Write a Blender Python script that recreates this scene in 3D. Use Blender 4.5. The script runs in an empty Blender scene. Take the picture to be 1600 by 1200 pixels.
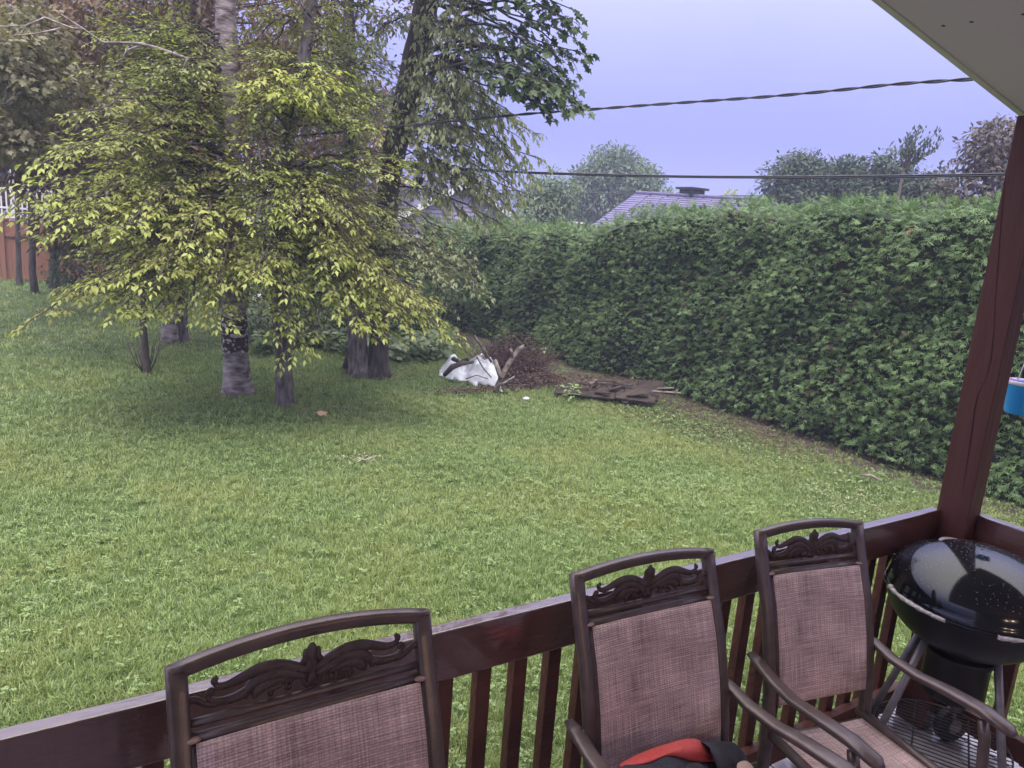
import bpy, bmesh, math, random
import numpy as np
from mathutils import Vector, Matrix
rnd = random.Random(7); NR = np.random.RandomState(11)
sc = bpy.context.scene
COL = sc.collection

# ------------------------------------------------------------------ camera
F_PX = 1164.0; CAMZ = 2.65
PITCH = math.atan(F_PX/5415); ROLL = math.atan(400/5400); AZ = math.radians(32)
fh = np.array([math.sin(AZ), math.cos(AZ), 0.0]); UPV = np.array([0, 0, 1.0])
cf = math.cos(PITCH)*fh - math.sin(PITCH)*UPV
u0 = math.sin(PITCH)*fh + math.cos(PITCH)*UPV
r0 = np.cross(cf, u0)
cu = math.cos(ROLL)*u0 - math.sin(ROLL)*r0
cr = math.cos(ROLL)*r0 + math.sin(ROLL)*u0
cam_d = bpy.data.cameras.new('camera'); cam = bpy.data.objects.new('camera', cam_d); COL.objects.link(cam)
M3 = Matrix((tuple(cr), tuple(cu), tuple(-cf))).transposed()
cam.matrix_world = Matrix.Translation((0, 0, CAMZ)) @ M3.to_4x4()
cam_d.sensor_width = 36; cam_d.lens = F_PX/1600*36; cam_d.clip_start = 0.05; cam_d.clip_end = 600
sc.camera = cam

# ------------------------------------------------------------------ sky and light
SUN_EL, SUN_AZ = math.radians(64), math.radians(208)      # soft light from behind the porch side
w = bpy.data.worlds.new('World'); sc.world = w; w.use_nodes = True
nt = w.node_tree; nt.nodes.clear()
def N(nt, t, **k):
    n = nt.nodes.new(t)
    for a, b in k.items(): setattr(n, a, b)
    return n
out = N(nt, 'ShaderNodeOutputWorld')
sky = N(nt, 'ShaderNodeTexSky', sky_type='NISHITA', sun_disc=False)
sky.sun_elevation = SUN_EL; sky.sun_rotation = SUN_AZ
bg1 = N(nt, 'ShaderNodeBackground'); bg1.inputs[1].default_value = 0.05
nt.links.new(sky.outputs[0], bg1.inputs[0])
tc = N(nt, 'ShaderNodeTexCoord'); sep = N(nt, 'ShaderNodeSeparateXYZ'); nt.links.new(tc.outputs['Generated'], sep.inputs[0])
noi = N(nt, 'ShaderNodeTexNoise'); noi.inputs['Scale'].default_value = 2.2; noi.inputs['Detail'].default_value = 4
nt.links.new(tc.outputs['Generated'], noi.inputs['Vector'])
m1 = N(nt, 'ShaderNodeMath', operation='MULTIPLY_ADD'); nt.links.new(noi.outputs[0], m1.inputs[0]); m1.inputs[1].default_value = 0.10
nt.links.new(sep.outputs[2], m1.inputs[2])
m2 = N(nt, 'ShaderNodeMath', operation='SUBTRACT'); nt.links.new(m1.outputs[0], m2.inputs[0]); m2.inputs[1].default_value = 0.05
ramp = N(nt, 'ShaderNodeValToRGB'); cr_ = ramp.color_ramp
cr_.elements[0].position = 0.0; cr_.elements[0].color = (0.172, 0.190, 0.435, 1)
cr_.elements[1].position = 1.0; cr_.elements[1].color = (1.0, 0.97, 0.93, 1)
for p, c in ((0.12, (0.208, 0.228, 0.525)), (0.30, (0.38, 0.40, 0.74)), (0.55, (0.70, 0.70, 0.92))):
    e = cr_.elements.new(p); e.color = (*c, 1)
nt.links.new(m2.outputs[0], ramp.inputs[0])
# brightness rises smoothly towards the zenith
mr = N(nt, 'ShaderNodeMapRange'); mr.interpolation_type = 'SMOOTHSTEP'
nt.links.new(sep.outputs[2], mr.inputs[0]); mr.inputs[1].default_value = 0.12; mr.inputs[2].default_value = 1.0
mr.inputs[3].default_value = 1.0; mr.inputs[4].default_value = 2.6
bg2 = N(nt, 'ShaderNodeBackground'); nt.links.new(ramp.outputs[0], bg2.inputs[0]); nt.links.new(mr.outputs[0], bg2.inputs[1])
mx = N(nt, 'ShaderNodeMixShader'); mx.inputs[0].default_value = 0.97
nt.links.new(bg1.outputs[0], mx.inputs[1]); nt.links.new(bg2.outputs[0], mx.inputs[2]); nt.links.new(mx.outputs[0], out.inputs[0])
sun_d = bpy.data.lights.new('sun', 'SUN'); sun = bpy.data.objects.new('sun', sun_d); COL.objects.link(sun)
sun_d.energy = 2.0; sun_d.angle = math.radians(26); sun_d.color = (1.0, 0.95, 0.86)
sd = Vector((math.sin(SUN_AZ)*math.cos(SUN_EL), math.cos(SUN_AZ)*math.cos(SUN_EL), math.sin(SUN_EL)))
sun.rotation_euler = sd.to_track_quat('Z', 'Y').to_euler()
sc.view_settings.view_transform = 'Standard'; sc.view_settings.look = 'None'
sc.view_settings.exposure = 0.80; sc.view_settings.gamma = 1.0; sc.view_settings.use_curve_mapping = False

# ------------------------------------------------------------------ picking real points
def ray(x, y): return cf + (x-800)/F_PX*cr - (y-600)/F_PX*cu
ORG = np.array([0, 0, CAMZ])
def PZ(x, y, z=0.0): d = ray(x, y); return ORG + d*((z-CAMZ)/d[2])
def PY(x, y, Y): d = ray(x, y); return ORG + d*(Y/d[1])
def PX(x, y, X): d = ray(x, y); return ORG + d*(X/d[0])
def PD(x, y, dist): d = ray(x, y); return ORG + d*(dist/math.hypot(d[0], d[1]))

# ------------------------------------------------------------------ materials
def mat(name, col, rough=0.7, col2=None, scale=8.0, detail=4, bump=0.0, bscale=None, metal=0.0, spec=0.5, stretch=(1, 1, 1),
        coord='Object', coat=0.0, lo=0.35, hi=0.65):
    m = bpy.data.materials.new(name); m.use_nodes = True; t = m.node_tree; b = t.nodes['Principled BSDF']
    b.inputs['Base Color'].default_value = (*col, 1); b.inputs['Roughness'].default_value = rough
    b.inputs['Metallic'].default_value = metal; b.inputs['Specular IOR Level'].default_value = spec
    b.inputs['Coat Weight'].default_value = coat
    tc = N(t, 'ShaderNodeTexCoord'); mp = N(t, 'ShaderNodeMapping'); mp.inputs['Scale'].default_value = stretch
    t.links.new(tc.outputs[coord], mp.inputs[0])
    if col2:
        n = N(t, 'ShaderNodeTexNoise'); n.inputs['Scale'].default_value = scale; n.inputs['Detail'].default_value = detail
        t.links.new(mp.outputs[0], n.inputs['Vector'])
        r = N(t, 'ShaderNodeValToRGB'); r.color_ramp.elements[0].position = lo; r.color_ramp.elements[1].position = hi
        r.color_ramp.elements[0].color = (*col, 1); r.color_ramp.elements[1].color = (*col2, 1)
        t.links.new(n.outputs[0], r.inputs[0]); t.links.new(r.outputs[0], b.inputs['Base Color'])
    if bump:
        n2 = N(t, 'ShaderNodeTexNoise'); n2.inputs['Scale'].default_value = bscale or scale*3; n2.inputs['Detail'].default_value = 6
        t.links.new(mp.outputs[0], n2.inputs['Vector'])
        bp = N(t, 'ShaderNodeBump'); bp.inputs['Strength'].default_value = bump; bp.inputs['Distance'].default_value = 0.02
        t.links.new(n2.outputs[0], bp.inputs['Height']); t.links.new(bp.outputs[0], b.inputs['Normal'])
    return m

def leaf_mat(name, ca, cb, trans=0.35, rough=0.5, patch=None, tint=(1.15, 1.2, 0.75)):
    """ca..cb over the per-leaf attribute 'tone'; patch = third colour by slow world noise"""
    m = bpy.data.materials.new(name); m.use_nodes = True; t = m.node_tree; b = t.nodes['Principled BSDF']
    at = N(t, 'ShaderNodeAttribute'); at.attribute_name = 'tone'
    mix = N(t, 'ShaderNodeMix', data_type='RGBA'); t.links.new(at.outputs['Fac'], mix.inputs[0])
    mix.inputs[6].default_value = (*ca, 1); mix.inputs[7].default_value = (*cb, 1)
    colr = mix.outputs[2]
    if patch:
        g = N(t, 'ShaderNodeNewGeometry'); n = N(t, 'ShaderNodeTexNoise'); n.inputs['Scale'].default_value = patch[1]; n.inputs['Detail'].default_value = 3
        t.links.new(g.outputs['Position'], n.inputs['Vector'])
        mr = N(t, 'ShaderNodeMapRange'); t.links.new(n.outputs[0], mr.inputs[0]); mr.inputs[1].default_value = 0.42; mr.inputs[2].default_value = 0.66
        mr.inputs[4].default_value = patch[2]
        mm = N(t, 'ShaderNodeMix', data_type='RGBA'); t.links.new(mr.outputs[0], mm.inputs[0]); t.links.new(colr, mm.inputs[6])
        mm.inputs[7].default_value = (*patch[0], 1); colr = mm.outputs[2]
    t.links.new(colr, b.inputs['Base Color']); b.inputs['Roughness'].default_value = rough
    b.inputs['Specular IOR Level'].default_value = 0.4
    tr = N(t, 'ShaderNodeBsdfTranslucent'); ml = N(t, 'ShaderNodeVectorMath', operation='MULTIPLY')
    t.links.new(colr, ml.inputs[0]); ml.inputs[1].default_value = tint; t.links.new(ml.outputs[0], tr.inputs[0])
    ms = N(t, 'ShaderNodeMixShader'); ms.inputs[0].default_value = trans
    t.links.new(b.outputs[0], ms.inputs[1]); t.links.new(tr.outputs[0], ms.inputs[2])
    t.links.new(ms.outputs[0], t.nodes['Material Output'].inputs[0])
    return m

# ------------------------------------------------------------------ geometry helpers
def tag(o, label=None, cat=None, group=None, kind=None):
    if label: o['label'] = label
    if cat: o['category'] = cat
    if group: o['group'] = group
    if kind: o['kind'] = kind
    return o
def empty(name, loc=(0, 0, 0), label=None, cat=None, group=None, rz=0.0):
    o = bpy.data.objects.new(name, None); COL.objects.link(o); o.location = loc; o.rotation_euler = (0, 0, rz); o.empty_display_size = 0.2
    return tag(o, label, cat, group)
def sm(a): return a*a*(3-2*a)

class Geo:
    def __init__(s): s.V = []; s.Fc = []; s.n = 0
    def add(s, v, f):
        v = [tuple(map(float, p)) for p in v]
        s.V += v; s.Fc += [tuple(i+s.n for i in q) for q in f]; s.n += len(v); return s
    def box(s, a, b, ch=0.0):
        (x0, y0, z0), (x1, y1, z1) = [tuple(min(p, q) for p, q in zip(a, b)), tuple(max(p, q) for p, q in zip(a, b))]
        return s.add([(x0, y0, z0), (x1, y0, z0), (x1, y1, z0), (x0, y1, z0), (x0, y0, z1), (x1, y0, z1), (x1, y1, z1), (x0, y1, z1)],
                     [(0, 3, 2, 1), (4, 5, 6, 7), (0, 1, 5, 4), (1, 2, 6, 5), (2, 3, 7, 6), (3, 0, 4, 7)])
    def obox(s, p, q, wd, th, up=(0, 0, 1)):
        p = np.array(p, float); q = np.array(q, float); d = q-p; L = np.linalg.norm(d); d /= L
        x = np.cross(d, up); x /= np.linalg.norm(x); z = np.cross(x, d)
        vs = []
        for e in (p, q):
            for a, b in ((-1, -1), (1, -1), (1, 1), (-1, 1)): vs.append(e+x*a*wd/2+z*b*th/2)
        return s.add(vs, [(0, 1, 2, 3), (7, 6, 5, 4), (0, 4, 5, 1), (1, 5, 6, 2), (2, 6, 7, 3), (3, 7, 4, 0)])
    def tube(s, pts, r, sides=8, flat=1.0, up=(0, 0, 1), cap=True, sq=1.0, jit=0.0):
        """r in the 'side' direction, r*flat along up-ish; sq>1 squares the section"""
        P = np.array(pts, float); n = len(P); R = np.ones(n)*r if np.isscalar(r) else np.array(r, float)
        T = np.gradient(P, axis=0); T /= np.linalg.norm(T, axis=1)[:, None]+1e-12
        ref = np.array(up, float)
        vs = []; x = None
        for i in range(n):
            if x is None:
                if abs(T[i]@ref) > 0.95*np.linalg.norm(ref): ref = np.array([1.0, 0.3, 0])
                x = np.cross(T[i], ref)
            else: x = x-T[i]*(x@T[i])
            x = x/np.linalg.norm(x); z = np.cross(x, T[i])
            for k in range(sides):
                a = 2*math.pi*(k+0.5)/sides; c, d = math.cos(a), math.sin(a)
                if sq != 1.0: c = math.copysign(abs(c)**(1/sq), c); d = math.copysign(abs(d)**(1/sq), d)
                rr = R[i]*(1+(rnd.uniform(-jit, jit) if jit else 0))
                vs.append(P[i]+x*c*rr+z*d*rr*flat)
        fs = [(i*sides+k, i*sides+(k+1) % sides, (i+1)*sides+(k+1) % sides, (i+1)*sides+k) for i in range(n-1) for k in range(sides)]
        if cap: fs += [tuple(range(sides))[::-1], tuple((n-1)*sides+k for k in range(sides))]
        return s.add(vs, fs)
    def lathe(s, prof, c=(0, 0, 0), sides=32):
        vs = []; m = len(prof)
        for k in range(sides):
            a = 2*math.pi*k/sides
            for r, z in prof: vs.append((c[0]+r*math.cos(a), c[1]+r*math.sin(a), c[2]+z))
        fs = [(k*m+i, ((k+1) % sides)*m+i, ((k+1) % sides)*m+i+1, k*m+i+1) for k in range(sides) for i in range(m-1)]
        return s.add(vs, fs)
    def ell(s, c, rx, ry, rz, nu=8, nv=6):
        vs = []; fs = []
        for j in range(nv+1):
            for i in range(nu):
                a = 2*math.pi*i/nu; b = -math.pi/2+math.pi*j/nv
                vs.append((c[0]+rx*math.cos(b)*math.cos(a), c[1]+ry*math.cos(b)*math.sin(a), c[2]+rz*math.sin(b)))
        for j in range(nv):
            for i in range(nu): fs.append((j*nu+i, j*nu+(i+1) % nu, (j+1)*nu+(i+1) % nu, (j+1)*nu+i))
        return s.add(vs, fs)
    def build(s, name, m, parent=None, smooth=False, bevel=0.0, loc=None, link=True):
        me = bpy.data.meshes.new(name); me.from_pydata(s.V, [], s.Fc); me.update()
        if m: me.materials.append(m)
        if smooth:
            me.polygons.foreach_set('use_smooth', [True]*len(me.polygons))
        o = bpy.data.objects.new(name, me)
        if link: COL.objects.link(o)
        if parent: o.parent = parent
        if loc is not None: o.location = loc
        if bevel:
            b = o.modifiers.new('bevel', 'BEVEL'); b.width = bevel; b.segments = 2; b.limit_method = 'ANGLE'
        return o

def mesh_arrays(name, V, Fs, m, parent=None, tone=None, smooth=False, mats=None, mat_idx=None):
    """V (n,3), Fs (m,3) triangles"""
    me = bpy.data.meshes.new(name); n, k = len(V), len(Fs)
    me.vertices.add(n); me.vertices.foreach_set('co', np.asarray(V, dtype=np.float32).ravel())
    me.loops.add(k*3); me.loops.foreach_set('vertex_index', np.asarray(Fs, dtype=np.int32).ravel())
    me.polygons.add(k); me.polygons.foreach_set('loop_start', np.arange(0, k*3, 3, dtype=np.int32))
    try: me.polygons.foreach_set('loop_total', np.full(k, 3, dtype=np.int32))
    except Exception: pass
    me.update(calc_edges=True)
    if tone is not None:
        a = me.attributes.new('tone', 'FLOAT', 'POINT'); a.data.foreach_set('value', np.asarray(tone, dtype=np.float32))
    if m: me.materials.append(m)
    if smooth: me.polygons.foreach_set('use_smooth', [True]*k)
    o = bpy.data.objects.new(name, me); COL.objects.link(o)
    if parent: o.parent = parent
    return o

# leaf outlines in a unit frame: y along the leaf, x across, z up
LEAF = (np.array([(0, 0, 0), (-.22, .42, .05), (0, .5, -.03), (.22, .42, .05), (0, .9, 0), (0, 1, -.14)]),
        np.array([(0, 2, 1), (0, 3, 2), (1, 2, 5), (2, 3, 5)]))
BLADE = (np.array([(0, 0, 0), (-.07, .4, .05), (.07, .4, .05), (0, 1, -.1)]), np.array([(0, 2, 1), (1, 2, 3)]))
MAPLE = (np.array([(0, 0, 0), (-.36, .10, .02), (-.22, .30, 0), (-.52, .52, -.06), (-.22, .58, 0), (0, 1, -.12), (.22, .58, 0), (.52, .52, -.06), (.22, .30, 0), (.36, .10, .02), (0, .38, .03)]),
         np.array([(i, 10, (i+1) % 10) for i in range(10)]))
def FAN(seed):
    r = random.Random(seed); V = []; T = []
    def finger(p, a, L, wd, z0):
        d = np.array([math.sin(a), math.cos(a), 0.0]); x = np.array([d[1], -d[0], 0.0]); n = len(V)
        p = np.array(p)
        V.extend([p, p+d*L*.5+x*wd*1.25+(0, 0, z0), p+d*L*.5-x*wd*1.25+(0, 0, z0), p+d*L+(0, 0, z0*2-.08)])
        T.extend([(n, n+1, n+2), (n+2, n+1, n+3)])
    finger((0, 0, 0), r.uniform(-.1, .1), 1.0, .034, 0.0)
    for k in range(4):
        y = .10+k*.20
        for s in (-1, 1):
            L = (.50-.07*k)*r.uniform(.7, 1.2)
            finger((0, y+s*.04, 0), s*r.uniform(.45, .8), L, .036, r.uniform(-.14, .08))
    return np.array(V), np.array(T)
def scatter_leaves(name, P, D, Nn, S, tone, m, shape=LEAF, parent=None, kind=None):
    """P pos, D direction, Nn rough normal, S size"""
    P = np.asarray(P); D = np.asarray(D); Nn = np.asarray(Nn); S = np.asarray(S); n = len(P)
    D = D/(np.linalg.norm(D, axis=1)[:, None]+1e-9); X = np.cross(D, Nn); X /= np.linalg.norm(X, axis=1)[:, None]+1e-9; Z = np.cross(X, D)
    tv, tf = shape
    V = P[:, None, :]+S[:, None, None]*(tv[None, :, 0, None]*X[:, None, :]+tv[None, :, 1, None]*D[:, None, :]+tv[None, :, 2, None]*Z[:, None, :])
    k = len(tv); Fs = tf[None]+(np.arange(n)*k)[:, None, None]
    o = mesh_arrays(name, V.reshape(-1, 3), Fs.reshape(-1, 3), m, parent, np.repeat(tone, k))
    if kind: o['kind'] = kind
    return o

def in_poly(x, y, poly):
    c = False; j = len(poly)-1
    for i in range(len(poly)):
        xi, yi = poly[i]; xj, yj = poly[j]
        if (yi > y) != (yj > y) and x < (xj-xi)*(y-yi)/(yj-yi)+xi: c = not c
        j = i
    return c
def rand_in(poly):
    xs = [p[0] for p in poly]; ys = [p[1] for p in poly]
    while True:
        x = rnd.uniform(min(xs), max(xs)); y = rnd.uniform(min(ys), max(ys))
        if in_poly(x, y, poly): return x, y

# ------------------------------------------------------------------ material library
M = {}
M['wood'] = mat('brown_stained_wood', (0.072, 0.023, 0.014), 0.55, (0.125, 0.043, 0.029), 5, 8, 0.35, 50, stretch=(0.25, 1, 1), spec=0.4)
M['wood_top'] = mat('wet_rail_wood', (0.075, 0.027, 0.020), 0.20, (0.11, 0.045, 0.038), 7, 6, 0.12, 60, stretch=(0.3, 1, 1), spec=1.0, coat=0.8)
M['post'] = mat('brown_post_wood', (0.070, 0.023, 0.017), 0.55, (0.098, 0.034, 0.027), 5, 6, 0.3, 30, stretch=(1, 1, 0.12), spec=0.35)
M['crack'] = mat('dark_split_wood', (0.006, 0.003, 0.003), 0.9)
M['deck'] = mat('wet_deck_wood', (0.26, 0.235, 0.26), 0.12, (0.36, 0.33, 0.37), 9, 6, 0.2, 50, stretch=(1, .2, 1), spec=0.7)
M['soffit'] = mat('offwhite_soffit', (0.60, 0.50, 0.66), 0.6, (0.66, 0.55, 0.72), 1.3, 3, 0.05, 9)
M['soffit_spot'] = mat('soffit_stain', (0.10, 0.08, 0.07), 0.8)
M['fascia'] = mat('painted_fascia', (0.55, 0.53, 0.52), 0.5)
M['frame'] = mat('bronze_chair_frame', (0.084, 0.056, 0.048), 0.32, (0.118, 0.080, 0.070), 30, 3, 0.08, 200, metal=0.25, spec=0.6)
M['iron'] = mat('cast_bronze_ornament', (0.060, 0.038, 0.034), 0.40, (0.09, 0.058, 0.052), 40, 3, 0.25, 160, metal=0.25)
M['black'] = mat('black_enamel', (0.006, 0.006, 0.008), 0.10, spec=0.5, bump=0.02, bscale=9)
M['black_matte'] = mat('sooty_black_steel', (0.012, 0.010, 0.010), 0.4, (0.02, 0.016, 0.014), 20)
M['alu'] = mat('dull_grey_leg', (0.20, 0.18, 0.185), 0.4, (0.28, 0.25, 0.26), 25, 3, metal=0.4)
M['rubber'] = mat('black_rubber', (0.012, 0.012, 0.013), 0.6)
M['foil'] = mat('peeling_pale_trim', (0.55, 0.48, 0.46), 0.4, (0.75, 0.68, 0.66), 60, 4, 0.7, 120, metal=0.3)
M['wire'] = mat('dark_rack_wire', (0.03, 0.025, 0.025), 0.4, metal=0.5)
M['cable'] = mat('black_cable', (0.035, 0.033, 0.045), 0.5)
M['bark'] = mat('grey_brown_bark', (0.060, 0.046, 0.042), 0.9, (0.23, 0.19, 0.185), 16, 10, 1.0, 30, stretch=(1, 1, 0.3), lo=.36, hi=.68)
M['bark_dark'] = mat('dark_bark', (0.030, 0.022, 0.019), 0.95, (0.11, 0.085, 0.078), 15, 10, 1.0, 28, stretch=(1, 1, 0.22), lo=.36, hi=.70)
M['bark_birch'] = mat('pale_birch_bark', (0.10, 0.072, 0.068), 0.85, (0.42, 0.345, 0.335), 9, 10, 0.9, 30, stretch=(0.7, 0.7, 1.8), lo=0.36, hi=0.66)
M['peel'] = mat('peeled_birch_bark', (0.035, 0.014, 0.011), 0.85, (0.52, 0.46, 0.45), 13, 6, 0.8, 40, stretch=(1, 1, 1.3), lo=0.52, hi=0.60)
M['twig'] = mat('twig_bark', (0.06, 0.045, 0.036), 0.9)
M['leaf_front'] = leaf_mat('yellow_green_leaves', (0.105, 0.140, 0.034), (0.42, 0.45, 0.12), 0.38, patch=((0.20, 0.17, 0.06), 0.7, 0.45))
M['leaf_bright'] = leaf_mat('bright_yellow_leaves', (0.20, 0.24, 0.04), (0.42, 0.44, 0.09), 0.4)
M['leaf_mid'] = leaf_mat('grey_green_leaves', (0.14, 0.17, 0.07), (0.46, 0.49, 0.27), 0.38, patch=((0.20, 0.20, 0.07), 0.8, 0.35))
M['leaf_maple'] = leaf_mat('dark_maple_leaves', (0.035, 0.06, 0.022), (0.09, 0.13, 0.05), 0.3)
M['leaf_back'] = leaf_mat('flare_tinted_back_leaves', (0.055, 0.045, 0.022), (0.16, 0.125, 0.06), 0.3, patch=((0.21, 0.10, 0.05), 0.5, 0.8))  # orange-brown lens-flare glow put into the leaf colour
M['leaf_pale'] = leaf_mat('pale_rosy_leaves', (0.12, 0.115, 0.055), (0.27, 0.24, 0.14), 0.3)
M['hedge'] = leaf_mat('arborvitae_sprays', (0.042, 0.082, 0.028), (0.23, 0.35, 0.13), 0.28, 0.5, patch=((0.12, 0.17, 0.05), 1.2, 0.35), tint=(1, 1.1, .7))
M['hedge_brown'] = leaf_mat('browned_cedar_sprays', (.05, .035, .018), (.17, .12, .06), .15, .6)
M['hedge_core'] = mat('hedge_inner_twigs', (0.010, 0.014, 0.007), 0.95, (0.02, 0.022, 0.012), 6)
M['far_leaf'] = leaf_mat('far_green_leaves', (0.05, 0.085, 0.04), (0.15, 0.20, 0.11), 0.25, 0.6)
M['far_dark'] = leaf_mat('far_dark_leaves', (0.03, 0.05, 0.03), (0.09, 0.12, 0.07), 0.25, 0.6)
M['far_red'] = leaf_mat('far_reddish_leaves', (0.06, 0.045, 0.04), (0.15, 0.12, 0.10), 0.25, 0.6)
M['grass'] = leaf_mat('lawn_blades', (0.10, 0.17, 0.052), (0.34, 0.42, 0.165), 0.35, 0.45, patch=((0.33, 0.35, 0.13), 0.8, 0.6), tint=(1.1, 1.15, .8))
M['clover'] = leaf_mat('clover_leaves', (0.12, 0.20, 0.06), (0.31, 0.395, 0.16), 0.3, 0.4)
M['dry'] = leaf_mat('dry_clippings', (0.20, 0.20, 0.12), (0.42, 0.36, 0.27), 0.1, 0.7)
M['cover'] = leaf_mat('ground_cover_leaves', (0.06, 0.10, 0.032), (0.25, 0.31, 0.13), 0.25, 0.45)
M['litter'] = leaf_mat('dead_leaves', (0.045, 0.022, 0.017), (0.16, 0.095, 0.075), 0.1, 0.7)
M['redtwig'] = mat('reddish_twigs', (0.075, 0.040, 0.034), 0.85, (0.16, 0.095, 0.085), 6)
M['white_cloth'] = mat('white_tarp', (0.52, 0.53, 0.56), 0.55, (0.70, 0.71, 0.75), 6, 4, 0.3, 14)
M['deadwood'] = mat('grey_dead_wood', (0.10, 0.075, 0.065), 0.85, (0.30, 0.24, 0.21), 12, 6, 0.6, 40)
M['rot'] = mat('rotten_plank', (0.015, 0.009, 0.008), 0.85, (0.055, 0.036, 0.028), 5, 8, 0.8, 25, stretch=(.35, 2, 1))
M['fence'] = mat('orange_brown_fence', (0.24, 0.105, 0.060), 0.75, (0.31, 0.14, 0.085), 4, 5, 0.2, stretch=(3, 3, .3))
M['white'] = mat('white_paint', (0.72, 0.70, 0.70), 0.5)
M['brick'] = mat('orange_brick_wall', (0.30, 0.14, 0.09), 0.85, (0.40, 0.20, 0.14), 8)
M['siding'] = mat('pale_lilac_siding', (0.36, 0.32, 0.42), 0.6, (0.42, 0.37, 0.48), 3)
M['shingle'] = mat('purple_grey_shingle', (0.095, 0.082, 0.165), 0.85, (0.125, 0.11, 0.205), 5, 3, 0.3, 40)
M['shingle2'] = mat('dark_purple_shingle', (0.12, 0.10, 0.17), 0.85, (0.17, 0.145, 0.23), 5, 3)
M['dark'] = mat('near_black_paint', (0.02, 0.02, 0.022), 0.5)
M['glass'] = mat('dark_window_glass', (0.04, 0.045, 0.06), 0.08, spec=0.8)
M['blue'] = mat('blue_plastic', (0.035, 0.36, 0.85), 0.35, (0.05, 0.44, 0.92), 6)
M['pink'] = mat('pink_and_white_liner', (0.72, 0.30, 0.66), 0.5, (0.88, 0.84, 0.88), 14, 2, lo=.48, hi=.5)
M['redcloth'] = mat('red_bag_fabric', (0.50, 0.055, 0.045), 0.6, (0.60, 0.085, 0.07), 12, 4, 0.3, 60)
M['blackcloth'] = mat('black_bag_fabric', (0.022, 0.021, 0.026), 0.7, (0.040, 0.038, 0.046), 20, 4, 0.3, 200)
M['tan'] = mat('tan_bag_label', (0.52, 0.38, 0.30), 0.6)
M['bulb'] = bpy.data.materials.new('warm_bulb'); M['bulb'].use_nodes = True
_b = M['bulb'].node_tree.nodes['Principled BSDF']; _b.inputs['Emission Color'].default_value = (1, .55, .2, 1); _b.inputs['Emission Strength'].default_value = 30

# woven sling fabric: basket weave of fine lines
def sling_mat(name, ca, cb, cc):
    m = bpy.data.materials.new(name); m.use_nodes = True; t = m.node_tree; b = t.nodes['Principled BSDF']
    uv = N(t, 'ShaderNodeTexCoord'); L = t.links.new
    br = N(t, 'ShaderNodeTexBrick'); mp = N(t, 'ShaderNodeMapping'); mp.inputs['Scale'].default_value = (1, 1, 1)
    L(uv.outputs['UV'], mp.inputs[0]); L(mp.outputs[0], br.inputs['Vector'])
    br.inputs['Scale'].default_value = 1.0; br.inputs['Mortar Size'].default_value = 0.0011; br.inputs['Brick Width'].default_value = 0.017
    br.inputs['Row Height'].default_value = 0.0052; br.inputs['Color1'].default_value = (*ca, 1); br.inputs['Color2'].default_value = (*cb, 1); br.inputs['Mortar'].default_value = (*cc, 1)
    br.inputs['Bias'].default_value = 0.0
    n1 = N(t, 'ShaderNodeTexNoise'); mp1 = N(t, 'ShaderNodeMapping'); mp1.inputs['Scale'].default_value = (260, 9, 1); L(uv.outputs['UV'], mp1.inputs[0]); L(mp1.outputs[0], n1.inputs['Vector']); n1.inputs['Scale'].default_value = 1; n1.inputs['Detail'].default_value = 3
    n2 = N(t, 'ShaderNodeTexNoise'); mp2 = N(t, 'ShaderNodeMapping'); mp2.inputs['Scale'].default_value = (9, 260, 1); L(uv.outputs['UV'], mp2.inputs[0]); L(mp2.outputs[0], n2.inputs['Vector']); n2.inputs['Scale'].default_value = 1; n2.inputs['Detail'].default_value = 3
    ad = N(t, 'ShaderNodeMath', operation='ADD'); L(n1.outputs[0], ad.inputs[0]); L(n2.outputs[0], ad.inputs[1])
    n3 = N(t, 'ShaderNodeTexNoise'); L(uv.outputs['UV'], n3.inputs['Vector']); n3.inputs['Scale'].default_value = 7; n3.inputs['Detail'].default_value = 3
    ad2 = N(t, 'ShaderNodeMath', operation='ADD'); L(ad.outputs[0], ad2.inputs[0]); L(n3.outputs[0], ad2.inputs[1])
    mr = N(t, 'ShaderNodeMapRange'); L(ad2.outputs[0], mr.inputs[0]); mr.inputs[1].default_value = 1.15; mr.inputs[2].default_value = 1.85; mr.inputs[3].default_value = .50; mr.inputs[4].default_value = 1.45
    ml = N(t, 'ShaderNodeVectorMath', operation='SCALE'); L(br.outputs[0], ml.inputs[0]); L(mr.outputs[0], ml.inputs['Scale'])
    L(ml.outputs[0], b.inputs['Base Color']); b.inputs['Roughness'].default_value = 0.6; b.inputs['Specular IOR Level'].default_value = 0.35
    bp = N(t, 'ShaderNodeBump'); bp.inputs['Strength'].default_value = .5; bp.inputs['Distance'].default_value = .0012; L(br.outputs['Fac'], bp.inputs['Height']); bp.invert = True; L(bp.outputs[0], b.inputs['Normal'])
    return m
M['sling'] = sling_mat('woven_sling', (0.66, 0.48, 0.445), (0.56, 0.40, 0.37), (0.42, 0.29, 0.265))

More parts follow.
